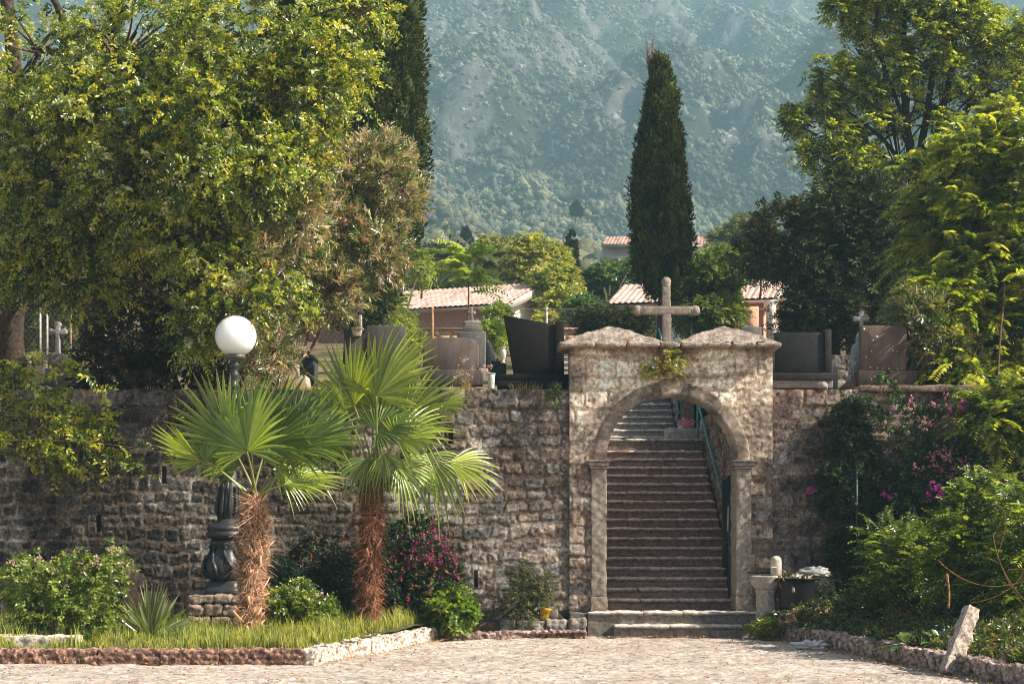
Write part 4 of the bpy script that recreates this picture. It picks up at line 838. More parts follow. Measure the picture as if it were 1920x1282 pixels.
def house(name, rc, yaw, width, half, rise, wall_h, label, wallcol, gablecol, tiles, seed, overhang=.4):
    """rc: the right end of the ridge, yaw in degrees"""
    a = R(yaw); ux = np.array([math.cos(a), math.sin(a), 0]); uy = np.array([-math.sin(a), math.cos(a), 0]); rc = np.array(rc); up = np.array([0, 0, 1.])
    base = rc - up * (rise + wall_h); t = thing(name, base, label, "house")
    el = rc - ux * width - uy * half - up * rise
    tiled_roof(t, el, ux * width, uy * half + up * rise, *tiles); tiled_roof(t, rc + uy * half - up * rise, -ux * width, -uy * half + up * rise, *tiles, name="rear_roof")
    i = overhang; fl = rc - ux * (width - i) - uy * (half - i) - up * (rise * 1.0); fr = rc - ux * i - uy * (half - i) - up * rise; br = rc - ux * i + uy * (half - i) - up * rise; bl_ = rc - ux * (width - i) + uy * (half - i) - up * rise
    dn = up * wall_h; s = up * (rise * i / half - .16); gk = up * .16
    G().add([fl + s - gk * 0, fr + s, fr - dn, fl - dn, bl_ + s, br + s, br - dn, bl_ - dn], [(0, 3, 2, 1), (4, 5, 6, 7), (0, 4, 7, 3)], wallcol).build("wall", m_plaster, t)
    G().add([fr + s, br + s, br - dn, fr - dn, rc - ux * i - up * .16], [(0, 3, 2, 1, 4)], gablecol).build("gable_wall", m_plaster, t)
    # white barge board along the verge
    w1 = up * .30; e0 = rc - uy * half - up * rise; G().add([rc + ux * .03, e0 + ux * .03, e0 + ux * .03 - w1, rc + ux * .03 - w1, rc - ux * .35, e0 - ux * .35, e0 - ux * .35 - w1, rc - ux * .35 - w1], [(0, 3, 2, 1), (3, 7, 6, 2), (4, 5, 6, 7), (1, 2, 6, 5)], (.8, .74, .66)).build("barge_board", m_plaster, t)
    return t, (ux, uy, rc, fl, fr)
h1, inf = house("tiled_house", W(1016, 533, 64), -24, 9.0, 3.3, 1.15, 2.6, "low pink house with a sunlit tiled roof and white gable, left of centre", (.50, .27, .20), (.80, .74, .66), (44, 9), 1)
h2, inf2 = house("tiled_house", W(1470, 526, 60), -15, 5.7, 3.0, 1.05, 2.8, "salmon house with a tiled roof behind the cross and the cypress", (.58, .30, .20), (.62, .38, .28), (28, 9), 2)
ux, uy, rc, fl, fr = inf2
G().add(*box(WX(1396, 56.8), WX(1422, 56.8), 56.7, 57.3, WZ(650, 56.8), WZ(575, 56.8)), c=(.62, .33, .22)).build("pilaster", m_plaster, h2)
G().add(*box(WX(1440, 57), WX(1452, 57), 56.7, 57.4, WZ(650, 56.8), WZ(572, 56.8)), c=(.62, .55, .48)).build("pilaster", m_plaster, h2)
# small white shed glimpsed behind the cross
s_ = thing("white_shed", (WX(1285, 52), 52, float(zt(WX(1285, 52), 52))), "small white outbuilding glimpsed low behind the shaft of the stone cross", "shed")
z0_ = float(zt(WX(1285, 52), 52)); G().add(*box(WX(1245, 52), WX(1335, 52), 52, 54, z0_ - .2, WZ(612, 52)), c=(.8, .78, .74)).build("wall", m_plaster, s_)
G().add([(WX(1238, 52), 51.8, WZ(612, 52)), (WX(1342, 52), 51.8, WZ(612, 52)), (WX(1342, 52), 54.2, WZ(612, 52)), (WX(1238, 52), 54.2, WZ(612, 52)), (WX(1238, 52), 53, WZ(600, 53)), (WX(1342, 52), 53, WZ(600, 53))], [(0, 1, 5, 4), (2, 3, 4, 5), (0, 4, 3), (1, 2, 5), (0, 3, 2, 1)], (.6, .56, .5)).build("roof", m_plaster, s_)
# far grey house
Yh = 110; X0, X1 = WX(1130, Yh), WX(1345, Yh); gh = thing("grey_house", ((X0 + X1) / 2, Yh, float(zt((X0 + X1) / 2, Yh))), "far grey rendered house with red tiled roof and a balcony, behind the cypress top", "house")
zE, zR = WZ(462, Yh), WZ(438, Yh) + .2; zg = float(zt(X0, Yh)) - .5; zb_ = WZ(488, Yh)
tiled_roof(gh, (X0 - .1, Yh - .5, zE), (X1 - X0 + .2, 0, 0), (.45, 3.2, zR - zE), 34, 8, "roof", (.52, .31, .25)); G().add([(X0, Yh + 6, zE), (X1, Yh + 6, zE), (X1, Yh + 2.7, zR), (X0 + .4, Yh + 2.7, zR)], [(0, 1, 2, 3)], (.4, .21, .15)).build("rear_roof", m_tile, gh)
G().add(*box(X0, X1, Yh, Yh + 6, zg, zE - .02), c=(.58, .54, .48)).build("wall", m_plaster, gh)
G().add(*box(X0 - .2, X1 + .1, Yh - 1.6, Yh - .003, zb_ - .18, zb_), c=(.5, .48, .44)).build("balcony_slab", m_plaster, gh)
G().add(*box(X0 - .12, X1 + .05, Yh - .62, Yh - .55, zE - .12, zE), c=(.42, .40, .36)).build("gutter", m_plaster, gh)
for px, wpx in ((1148, 14), (1173, 20)):
    f_ = G().add(*box(WX(px, Yh), WX(px + wpx, Yh), Yh - .06, Yh + .003, WZ(505, Yh), WZ(491, Yh)), c=(.6, .57, .52)).build("window", m_plaster, gh)
    G().add(*box(WX(px + 1.5, Yh), WX(px + wpx - 1.5, Yh), Yh - .075, Yh - .062, WZ(503.5, Yh), WZ(492.5, Yh)), c=(.03, .03, .035)).build("pane", m_glass, f_)
for px in (1133, 1168, 1200): G().add(*tube([(WX(px, Yh), Yh - 1.5, zg), (WX(px, Yh), Yh - 1.5, zb_ - .18)], .06, 6), c=(.6, .58, .55)).build("post", m_plaster, gh)
# low brick wall behind the fence
g = G(); rs = np.random.RandomState(6); Yb = 53.5; bx0, bx1 = WX(770, Yb), WX(1110, Yb); zt0 = WZ(618, Yb); z = zt0
while z > WZ(668, Yb):
    x = bx0 + (rs.rand() * .2)
    while x < bx1: L_ = .36; g.add(*box(x, x + L_ - .02, Yb + rs.uniform(0, .02), Yb + .2, z - .16, z - .012), c=np.array([.46, .30, .17]) * rs.uniform(.75, 1.25)); x += L_
    z -= .17
g.add(*box(bx0, bx1, Yb + .03, Yb + .18, WZ(668, Yb), zt0 - .02), c=(.45, .38, .3)); g.add(*box(bx0, bx1 + .1, Yb - .03, Yb + .25, zt0, zt0 + .06), c=(.55, .30, .22))
tag(g.build("brick_wall", m_brick), "low tan brick garden wall below the left tiled roof", "wall")
# chain link fence
Yf = 46.0; fn = thing("chain_link_fence", (WX(900, Yf), Yf, float(zt(0, Yf))), "rusty chain-link fence with thin posts along the back of the cemetery", "fence")
ft = lambda x: WZ(580, Yf) + .04 * math.sin(x); fb = WZ(650, Yf) - .1
g = G(); x = WX(-20, Yf); xe = WX(1560, Yf); Hf = WZ(580, Yf) - fb; V = []; Fq = []; k = 0
while x < xe:
    for sx in (1, -1):
        a_ = np.array([x, Yf, fb]); b_ = np.array([x + sx * Hf * .8, Yf, fb + Hf]); d = np.array([.0035, 0, 0]); e_ = np.array([0, .006, 0]); V += [a_ - d, a_ + d, b_ + d, b_ - d]; Fq.append((k, k + 1, k + 2, k + 3)); k += 4
    x += .14
g.add(np.array(V), np.array(Fq), (.30, .22, .16))
for zz in (WZ(580, Yf), fb + .05): g.add(*tube([(WX(-20, Yf), Yf, zz), (xe, Yf, zz)], .008, 5), c=(.25, .18, .13))
g.build("wire_mesh", m_paint, fn)
for px, c_ in ((75, (.5, .45, .38)), (88, (.5, .45, .38)), (132, (.35, .2, .12)), (811, (.45, .24, .10)), (690, (.4, .3, .2)), (1025, (.5, .47, .42)), (1238, (.5, .47, .42)), (1297, (.5, .47, .42)), (1345, (.55, .52, .47)), (1352, (.5, .47, .42)), (1500, (.4, .35, .3)), (440, (.4, .3, .2))):
    G().add(*tube([(WX(px, Yf), Yf + .03, float(zt(0, Yf)) - .2), (WX(px, Yf), Yf + .03, WZ(576, Yf))], .03, 7), c=c_).build("post", m_paint, fn)

# ------------------------------------------------------------------ gravestones and grave things
def grave(name, label, cat, px, Y_, parts, group=None):
    """parts: (part name, polygon px, dy, depth, colour, material, bevel)"""
    zs_ = min(WZ(b_, Y_) for q in parts for a_, b_ in q[1]); t = thing(name, (WX(px, Y_), Y_, zs_), label, cat, group)
    for nm, poly, dy, dep, c_, mt, bv in parts: G().add(*prism(poly, Y_ + dy, dep), c=c_).build(nm, mt, t, bevel=bv)
    return t
BK = (.012, .0105, .0095); GR = (.125, .100, .086); PG = (.30, .28, .25)
Yg = 27.9
grave("gravestone", "tall black slab gravestone with a slanting top edge, left of the gateway", "gravestone", 1000, Yg, [
    ("slab", [(944, 590), (1041, 609), (1041, 702), (963, 702)], 0, .14, BK, m_slab, .008), ("pillar", [(1041.5, 602), (1058, 602), (1058, 702), (1041.5, 702)], -.03, .20, (.014, .013, .012), m_slab, .008),
    ("base", [(935, 701), (1070, 701), (1070, 713), (935, 713)], -.12, .45, (.016, .015, .014), m_slab, .008), ("lower_base", [(932, 713.2), (1068, 713.2), (1068, 730), (932, 730)], -.18, .6, (.02, .018, .016), m_slab, .008)])
grave("gravestone", "wide brown weathered headstone with rounded shoulders, behind the tall palm", "gravestone", 848, 28.0, [
    ("headstone", [(793, 700), (793, 646), (797, 642), (801, 641), (804, 636), (812, 633.5), (850, 632), (878, 633.5), (887, 636), (891, 642), (893, 646), (898, 646), (898, 700)], 0, .16, GR, m_rough, .012),
    ("base", [(788, 693), (905, 693), (905, 722), (788, 722)], -.06, .3, (.09, .075, .066), m_rough, .01)])
t = grave("cross_monument", "grey pedestal monument with sunk panel and small cross finial", "monument", 886, 30.5, [
    ("pedestal", [(857, 628), (857, 622), (911, 622), (911, 628), (909, 690), (859, 690)], 0, .45, (.15, .145, .14), m_grey, .01),
    ("base", [(852, 690), (915, 690), (915, 715), (852, 715)], -.08, .6, (.30, .28, .26), m_grey, .01),
    ("cap", [(866, 622), (868, 611), (873, 607), (898, 607), (902, 611), (905, 622)], .05, .35, (.18, .165, .15), m_grey, .01), ("ledge", [(868, 607), (871, 602), (880, 601), (893, 601), (900, 602), (902, 607)], .06, .33, (.30, .27, .24), m_grey, .01),
    ("cross", [(881.5, 601), (882.5, 588), (877, 588), (877, 583), (882.5, 583), (882.5, 575), (886.5, 575), (886.5, 583), (892, 583), (892, 588), (886.5, 588), (888.5, 601)], .18, .08, (.30, .28, .26), m_grey, .006)])
G().add(*prism([(866, 636), (904, 636), (903, 684), (867, 684)], 30.49, .02), c=(.12, .117, .115)).build("panel", m_grey, t, bevel=.004)
grave("gravestone", "grey granite gravestone with slanted right edge and low left wing", "gravestone", 720, 29.2, [
    ("slab", [(687, 610), (761, 612), (757, 700), (687, 700)], 0, .15, (.085, .083, .08), m_rough, .008), ("wing", [(648, 632), (686.5, 632), (686.5, 700), (648, 700)], .02, .15, (.075, .073, .07), m_rough, .008), ("base", [(640, 700), (770, 700), (770, 722), (640, 722)], -.1, .4, (.1, .095, .09), m_rough, .008)])
t = thing("concrete_planter", W(669, 632, 29.25), "pale concrete trough standing on the low wing of the granite gravestone", "planter")
G().add(*prism([(659, 616), (679, 616), (676, 630), (662, 630)], 29.15, .22), c=(.48, .40, .33)).build("trough", m_grey, t, bevel=.006); G().add(*prism([(658, 616), (680, 616), (680, 613.5), (658, 613.5)], 29.13, .26), c=(.5, .42, .35)).build("rim", m_grey, t, bevel=.004)
tag(G().add(*prism([(672, 590), (678, 590), (678, 613), (672, 613)], 31, .12), c=(.36, .33, .3)).build("stone_post", m_grey, bevel=.01), "slender grey stone post behind the concrete trough by the cypress trunk", "post")
def urn(px, py0, py1, Y_, r, col, label, shape):
    q = W(px, py0, Y_); h_ = WZ(py1, Y_) - q[2]; t = thing("vase", q, label, "vase")
    G().add(*lathe([(r * a_, q[2] + h_ * b_) for a_, b_ in shape], q[0], Y_, 20), c=col).build("body", m_grey, t, smooth=True); G().add(*lathe([(r * shape[-1][0] * .92, q[2] + h_ * .99), (r * shape[-1][0] * 1.12, q[2] + h_ * 1.0), (r * shape[-1][0] * 1.08, q[2] + h_ * 1.035), (r * .3, q[2] + h_ * 1.03)], q[0], Y_, 20), c=np.array(col) * 1.05).build("rim", m_grey, t, smooth=True)
    return t
urn(943.5, 681, 652, 27.95, .062, (.62, .56, .49), "cream baluster vase beside the tall black slab", [(.7, 0), (.75, .06), (.5, .12), (.75, .3), (1, .65), (.95, .8), (.7, .92), (.85, 1)])
urn(921, 729, 701, 27.5, .062, (.52, .55, .49), "pale green flared pot on the wall top left of the black slab", [(.75, 0), (.8, .1), (.95, .8), (1.05, 1)])
tag(G().add(*prism([(921, 676), (949, 676), (950, 718), (921, 718)], 28.1, .5), c=(.035, .034, .033)).build("grave_curb", m_slab, bevel=.01), "dark granite grave curb under the cream vase", "grave curb")
tag(G().add(*prism([(911, 640), (918, 640), (930, 670), (930, 690), (911, 690)], 31.5, 1.2), c=(.06, .06, .065)).build("grave_cover", m_slab, bevel=.01), "dark sloping grave cover right of the pedestal monument", "grave cover")
# little flowers on the wall top by the pot
t = thing("flower_pot_blooms", W(915, 700, 27.55), "faded pale flowers beside the pale green pot", "flowers"); g = G(); g.add(*tube([W(915, 725, 27.55), W(915, 697, 27.55)], .004, 4), c=(.1, .12, .05)); g.build("stem", m_bark, t)
flowers(t, [pb(915, 694, 27.55, 5, 5, .05)], 10, 3, [(.6, .3, .18), (.7, .6, .5)], .03, 4, .015)
# left monuments
t = grave("cross_monument", "pale stepped pedestal with slim cross, right of the lamp globe", "monument", 552, 28.4, [
    ("pedestal", [(530, 703), (530, 680), (557, 680), (557, 703)], 0, .35, (.42, .34, .27), m_grey, .01), ("step", [(522, 730), (522, 703), (573, 703), (577, 730)], -.1, .6, (.40, .32, .25), m_grey, .012),
    ("cross", [(542.5, 680), (542.5, 643), (534, 643), (534, 637), (542.5, 637), (542.5, 622), (548.5, 622), (548.5, 637), (557, 637), (557, 643), (548.5, 643), (548.5, 680)], .14, .07, (.45, .42, .38), m_grey, .006)])
grave("dark_tomb", "low black tomb with a pointed top behind the pale stepped pedestal", "tomb", 575, 29.5, [
    ("chest", [(557, 718), (557, 672), (588, 672), (588, 718)], 0, .7, (.05, .055, .06), m_slab, .01), ("lid", [(554, 672), (556, 666), (571, 661), (588, 666), (592, 672)], -.05, .8, (.09, .09, .095), m_slab, .006)])
grave("cross_monument", "grey cross with round-ended arms on a square pedestal, far left behind the wall", "monument", 105, 30, [
    ("pedestal", [(89, 662), (119, 662), (119, 690), (89, 690)], 0, .35, (.27, .25, .225), m_grey, .01), ("step", [(84, 690), (126, 690), (130, 722), (82, 722)], -.1, .6, (.34, .31, .28), m_grey, .012),
    ("cross", [(103, 662), (103.5, 626), (98, 626), (96, 628), (91, 625), (90, 619), (94, 615), (98, 617), (103.5, 618), (103.5, 613), (101, 611), (102, 605), (107, 602), (112, 604), (114, 609), (111, 613), (111, 618), (116, 617), (120, 615), (125, 619), (124, 625), (118, 628), (111, 626), (111.5, 662)], .14, .09, (.33, .31, .285), m_grey, .008)])
grave("gravestone", "pale broken-topped gravestone at the left edge above the wall", "gravestone", 38, 29.5, [
    ("slab", [(18, 700), (20, 668), (22, 650), (30, 644), (34, 660), (40, 668), (57, 667), (56, 700)], 0, .2, (.52, .45, .38), m_grey, .01), ("base", [(8, 700), (64, 700), (64, 725), (8, 725)], -.1, .4, (.45, .39, .33), m_grey, .01)])
tag(G().add(*prism([(58, 668), (88, 668), (88, 720), (58, 720)], 30.6, .3), c=(.19, .15, .125)).build("stone_block", m_rough, bevel=.01), "plain brown stone block between the pale gravestone and the grey cross", "stone block")
# right of the gateway
grave("gravestone", "broad black rectangular gravestone with a side pillar, right of the gateway", "gravestone", 1502, Yg, [
    ("slab", [(1453, 623), (1546, 623), (1546, 697), (1453, 697)], 0, .13, (.020, .021, .021), m_slab, .008), ("pillar", [(1546.5, 617), (1559, 617), (1559, 698), (1546.5, 698)], -.03, .2, (.03, .028, .026), m_slab, .008), ("left_pillar", [(1443, 640), (1452.5, 640), (1452.5, 697), (1443, 697)], -.02, .18, (.035, .035, .035), m_slab, .006),
    ("base", [(1440, 698), (1564, 698), (1564, 712), (1440, 712)], -.1, .4, (.028, .025, .024), m_slab, .008), ("plinth", [(1440, 712.2), (1562, 712.2), (1562, 727), (1440, 727)], -.06, .4, (.24, .215, .19), m_grey, .01)])
grave("gravestone", "tall brown gravestone speckled with lichen dots, at the right of the wall", "gravestone", 1655, Yg, [
    ("slab", [(1614, 612), (1617, 610), (1700, 611), (1700, 694), (1614, 694)], 0, .16, (.125, .088, .072), m_rough, .01), ("base", [(1610, 694), (1720, 694), (1720, 728), (1610, 728)], -.08, .4, (.10, .07, .058), m_rough, .01), ("buttress", [(1575, 728), (1590, 716), (1609, 703), (1609, 728)], 0, .3, (.11, .075, .06), m_rough, .008)])
o = [q for q in bpy.data.objects if q.name.startswith("gravestone") and q.get("label", "").startswith("tall brown")][0]
g = G(); rs = np.random.RandomState(12)
for px, py, r_ in [(1620, 617, 2.2), (1644, 631, 2.2), (1637, 638, 1.2), (1634, 658, 1.3), (1674, 657, 1.5), (1624, 669, 1.2), (1645, 690, 1.5), (1667, 691, 1.5), (1683, 692, 1.4), (1690, 691, 1.2), (1632, 688, 1), (1640, 706, 1.1), (1634, 711, 1), (1660, 720, 1), (1655, 690, 1)]:
    yy = Yg - .004 if py < 694 else Yg - .084; q = W(px, py, yy); a_ = np.linspace(0, 6.28, 9)[:-1]; rr = M(r_, yy) * (1 + .2 * rs.rand(8)); v = np.stack([q[0] + rr * np.cos(a_), np.full(8, yy), q[2] + rr * np.sin(a_)], 1); g.add(np.concatenate([v, v + [0, .008, 0]]), [tuple(range(8))] + [(i, i + 8, (i + 1) % 8 + 8, (i + 1) % 8) for i in range(8)], (.55, .46, .38))
g.build("lichen", m_grey, o)
t = grave("cross_monument", "slim white marble monument with a trefoil cross, beside the lichen-speckled gravestone", "monument", 1612, 28.8, [
    ("body", [(1600, 700), (1600, 655), (1603, 645), (1608, 641), (1622, 641), (1626, 645), (1628, 655), (1628, 700)], 0, .25, (.42, .42, .41), m_grey, .01), ("base", [(1594, 725), (1597, 700), (1632, 700), (1634, 725)], -.06, .4, (.42, .42, .40), m_grey, .01),
    ("neck", [(1607, 641), (1608, 628), (1611, 622), (1619, 622), (1621, 628), (1622, 641)], .05, .15, (.40, .40, .38), m_grey, .008),
    ("cross", [(1613, 622), (1613, 602), (1608, 601), (1604, 603), (1601, 600), (1601, 595), (1604, 592), (1608, 594), (1613, 594), (1612, 590), (1611, 586), (1614, 583), (1619, 583), (1621, 586), (1620, 590), (1619, 594), (1624, 594), (1627, 592), (1630, 595), (1630, 600), (1627, 603), (1624, 601), (1619, 602), (1619, 622)], .08, .08, (.46, .44, .41), m_grey, .006)])
G().add(*prism([(1605, 694), (1605, 656), (1608, 649), (1622, 649), (1624, 656), (1624, 694)], 28.79, .02), c=(.36, .36, .35)).build("panel", m_grey, t, bevel=.004)
tag(G().add(*prism([(1390, 612), (1428, 612), (1428, 665), (1390, 665)], 33, .15), c=(.17, .165, .16)).build("gravestone", m_rough, bevel=.01), "small plain grey gravestone peeping over the right pyramid cap", "gravestone")
tag(G().add(*prism([(1563, 686), (1571, 686), (1571, 728), (1563, 728)], 28.4, .1), c=(.33, .30, .26)).build("stone_post", m_grey, bevel=.008), "short pale stone post right of the broad black gravestone", "post")
# stone curb wall with dry earth behind the right graves
g = G(); a = masonry(WX(1560, 33), WX(1620, 33), 4.0, WZ(665, 33), 91, stone=(.2, .19, .18)); wallmesh(g, 33, *a, depth=.3); tag(g.build("stone_wall", m_wall, smooth=True), "short grey stone terrace wall seen between the black and the brown gravestones", "wall")
t = thing("white_rose", W(1596, 690, 28.2), "single white flower at the foot of the marble monument", "flower"); g = G(); g.add(*tube([W(1596, 720, 28.2), W(1596, 686, 28.2)], .004, 4), c=(.1, .13, .05)); g.build("stem", m_bark, t); flowers(t, [pb(1596, 685, 28.2, 3, 3, .03)], 8, 4, [(.7, .66, .58)], .03, 4, .012)
# dark tombs glimpsed through the arch, pink flowers
grave("dark_tomb", "black polished tomb slabs seen through the arch behind the pink flowers", "tomb", 1310, 38.2, [
    ("slab", [(1272, 735), (1300, 735), (1300, 815), (1272, 815)], 0, .2, (.028, .028, .03), m_slab, .008), ("slab", [(1301, 742), (1352, 742), (1352, 815), (1301, 815)], .05, .2, (.022, .022, .024), m_slab, .008)])
t = thing("flower_bunch", (WX(1286, 34.6), 34.6, 3.67), "bunch of pink artificial flowers on the stone block by the steps", "flowers")
g = G(); g.add(*lathe([(.05, 3.67), (.06, 3.72), (.075, 3.76), (.07, 3.76)], WX(1286, 34.6), 34.6, 12), c=(.5, .45, .4)); g.build("pot", m_plast, t, smooth=True)
flowers(t, [pb(1287, 797, 34.6, 9, 8, .10)], 26, 4, [(.80, .30, .26), (.85, .42, .38)], .045, 6, .02)
sc_ = thing("white_card", W(1275, 806, 34.5), "small white folded card left of the pink flowers", "card")
G().add(*prism([(1269, 806), (1273, 797), (1280, 797), (1281, 806)], 34.45, .04), c=(.7, .62, .56)).build("panel", m_plaster, sc_, bevel=.004)
t = thing("blue_bottle", (WX(1316, 33.3), 33.3, 3.55), "clear blue-capped plastic bottle on the kerb beside the landing", "bottle"); q = WX(1316, 33.3)
G().add(*lathe([(.03, 3.55), (.04, 3.56), (.04, 3.72), (.03, 3.77), (.014, 3.79), (.014, 3.81)], q, 33.3, 14), c=(.45, .52, .58)).build("body", m_film, t, smooth=True); G().add(*lathe([(.017, 3.81), (.017, 3.83), (.01, 3.835)], q, 33.3, 12), c=(.02, .12, .5)).build("cap", m_plast, t, smooth=True)
# coping on the far part of the right wall
p, f = rbox(WX(1611, 27), 11.2, 26.93, 27.6, WT - .055, WT + .055, .06, .03, .012, .2, 14); tag(G().add(p, f, (.20, .14, .105)).build("wall_coping", m_kerb, smooth=True), "long brown coping slab along the top of the right wall", "coping")
for k, (px, wpx) in enumerate(((1538, 16),)):
    p, f = rbox(WX(px, 27), WX(px + wpx, 27), 27.0, 27.3, WT - .01, WT + .11, .03, .05, .012, .1, 15); tag(G().add(p, f, (.34, .29, .24)).build("loose_stone", m_kerb, smooth=True), "loose rounded stone resting on the right wall top", "stone")

# ------------------------------------------------------------------ planting beds and kerbs
KL = [(-8.2, 21.15), (-2.48, 21.15), (-1.10, 26.0)]; BZ = .16
def bedz(x, y): return BZ + np.clip((y - 22) / 5, 0, 1) * .14 + .02 * noise3(np.stack([x, y, 0 * x], -1), .5, 4)
V = []; nx, ny = 90, 60
for v in np.linspace(0, 1, ny):
    yy = 21.3 + v * (27.0 - 21.3); xr = np.interp(yy, [21.15, 26.0, 27.1], [-2.50, -1.16, -1.08]); V.append(np.stack([np.linspace(-11, xr, nx), np.full(nx, yy)], 1))
q = np.concatenate(V); z = bedz(q[:, 0], q[:, 1]); p = np.column_stack([q, z]); n_ = np.clip(fbm3(p, .5, 6)[:, None] * .5 + .5, 0, 1)
struct(G().add(p, grid_faces(nx, ny), np.array([.13, .10, .055]) * n_ + np.array([.07, .085, .025]) * (1 - n_)).build("planting_bed", m_soil, smooth=True))
def kerb(pts, h0, h1, th, seed, col, label, slen=(.25, .5), pal=.2, amp=.016, asc=.09):
    rs = np.random.RandomState(seed); g = G()
    for i in range(len(pts) - 1):
        a_ = np.array(pts[i]); b_ = np.array(pts[i + 1]); L_ = np.linalg.norm(b_ - a_); d = (b_ - a_) / L_; s = 0
        while s < L_ - .02:
            l = min(rs.uniform(*slen), L_ - s);  m_ = a_ + d * (s + l / 2); hh = h0 + (h1 - h0) * rs.rand(); tt = th * rs.uniform(.85, 1.15)
            rot = np.array([[d[0], -d[1], 0], [d[1], d[0], 0], [0, 0, 1]]); p, f = rbox(-l / 2 + .001, l / 2 - .001, -tt / 2, tt / 2, -.08, hh, .016, .022, amp, asc, rs.randint(999)); p = p @ rot.T + [m_[0], m_[1], 0]
            g.add(p, f, np.array(col) * (1 + pal * (rs.rand() - .5) * 2) * np.clip(1 + .55 * fbm3(p, .07, 3, 3), .3, 1.7)[:, None]); s += l
    return tag(g.build("stone_kerb", m_kerb, smooth=True), label, "kerb")
kerb([(-9.5, 21.2), (-2.56, 21.2)], .165, .18, .20, 1, (.25, .15, .11), "reddish brown rough stone kerb along the front of the left grass bed", (.7, 1.3), .12, .016, .07)
kerb([(-2.52, 21.12), (-1.22, 25.85)], .165, .20, .22, 2, (.50, .41, .34), "sunlit pale kerb running back diagonally from the left bed to the wall", (.14, .34))
kerb([(-1.35, 26.05), (1.12, 26.45)], .09, .12, .14, 3, (.30, .21, .18), "low kerb across the foot of the wall left of the gateway", (.3, .5))
# stones edging the raised strip at the wall foot
rs = np.random.RandomState(5); t = thing("stone_edging", (.6, 26.65, 0), "short row of grey boulders edging the raised soil beside the yellow pot", "edging")
x = -.2
while x < 1.05:
    l = rs.uniform(.22, .46); p, f = rbox(x, min(x + l - .015, 1.14), 26.56, 26.85, -.03, rs.uniform(.24, .28), .03, .05, .02, .14, rs.randint(999)); G().add(p, f, np.array([.27, .235, .205]) * rs.uniform(.8, 1.25)).build("stone", m_wall, t, smooth=True); x += l
X, Y_ = np.meshgrid(np.linspace(-1.2, 1.12, 40), np.linspace(26.2, 27.06, 14)); p = np.stack([X, Y_, np.where(Y_ > 26.62, .23, .07) + .015 * noise3(np.stack([X, Y_, 0 * X], -1), .3, 4)], -1).reshape(-1, 3)
struct(G().add(p, grid_faces(40, 14), (.11, .08, .055)).build("raised_soil", m_soil, smooth=True))
# right bank
KR = [(4.02, 26.6), (4.15, 25.6), (4.50, 23.4), (4.78, 21.5), (4.98, 20.0), (5.35, 17.8), (5.6, 15.5)]
krx = lambda yy: np.interp(yy, [b_ for a_, b_ in KR][::-1], [a_ for a_, b_ in KR][::-1])
def bankz(x, y):
    d = np.clip(x - krx(y), 0, 9); return .17 + .09 * d + .30 * np.clip((d - .2) / 2.2, 0, 1) + .28 * np.clip((d - 1.2) / 3.5, 0, 1) + .03 * noise3(np.stack([x, y, 0 * x], -1), .5, 9)
V = []
for yy in np.linspace(15.0, 27.03, 80): V.append(np.stack([krx(yy) + .12 + np.linspace(0, 7, 80), np.full(80, yy)], 1))
q = np.concatenate(V); p = np.column_stack([q, bankz(q[:, 0], q[:, 1])]); n_ = np.clip(fbm3(p, .4, 7)[:, None] * .5 + .5, 0, 1)
struct(G().add(p, grid_faces(80, 80), np.array([.16, .10, .06]) * n_ + np.array([.05, .055, .025]) * (1 - n_)).build("bank", m_soil, smooth=True))
kerb(KR[::-1], .19, .235, .2, 4, (.33, .235, .195), "rough upright kerb stones curving along the planted bank at the right", (.16, .34))

# grass
def grass(name, n, fxy, seed, h=(.06, .22), cols=((.20, .25, .05), (.28, .30, .07), (.13, .19, .04)), wd=.006, lean=.5, label=None, dens=None):
    rs = np.random.RandomState(seed); x, y = fxy(rs, n); 
    return x, y, rs
def grass_mesh(name, x, y, z, rs, h, cols, wd=.007, lean=.45):
    n = len(x); hh = rs.uniform(h[0], h[1], n) * (.5 + .5 * rs.rand(n)) * np.clip(1 + .75 * fbm3(np.stack([x, y, 0 * x], -1), .35, 60, 2), .35, 1.9); th = rs.rand(n) * 6.28; d = np.stack([np.cos(th), np.sin(th), 0 * th], 1); s = np.stack([-np.sin(th + rs.normal(size=n)), np.cos(th), 0 * th], 1)
    b = np.stack([x, y, z], 1); ln = (rs.rand(n) * lean)[:, None] * hh[:, None]; up = np.array([0, 0, 1.])
    m_ = b + up * hh[:, None] * .55 + d * ln * .35; e = b + up * hh[:, None] * (1 - .3 * rs.rand(n, 1)) + d * ln; w2 = wd * (.6 + .8 * rs.rand(n, 1))
    V = np.stack([b - s * w2, b + s * w2, m_ + s * w2 * .8, m_ - s * w2 * .8, e], 1).reshape(-1, 3); k = np.arange(n)[:, None] * 5
    c = np.array(cols)[rs.randint(0, len(cols), n)] * (.7 + .6 * rs.rand(n, 1)); g = G(); c5 = np.repeat(c, 5, 0)
    g.add(V, k + np.array([[0, 1, 2, 3]]), c5); g.f.append(k + np.array([[3, 2, 4]])); return struct(g.build(name, m_grass), "stuff")
rs = np.random.RandomState(31); n = 46000; y = 21.32 + rs.rand(n) ** 1.1 * 4.6; xr = np.interp(y, [21.15, 26.0, 27.1], [-2.60, -1.30, -1.2]); x = xr - rs.rand(n) ** 1.1 * (xr + 7.6)
k = fbm3(np.stack([x, y, 0 * x], -1), .5, 33, 2) > -.55; x, y = x[k], y[k]
grass_mesh("grass", x, y, bedz(x, y) - .01, rs, (.05, .24), ((.25, .30, .07), (.34, .37, .10), (.15, .20, .045), (.40, .36, .13)))
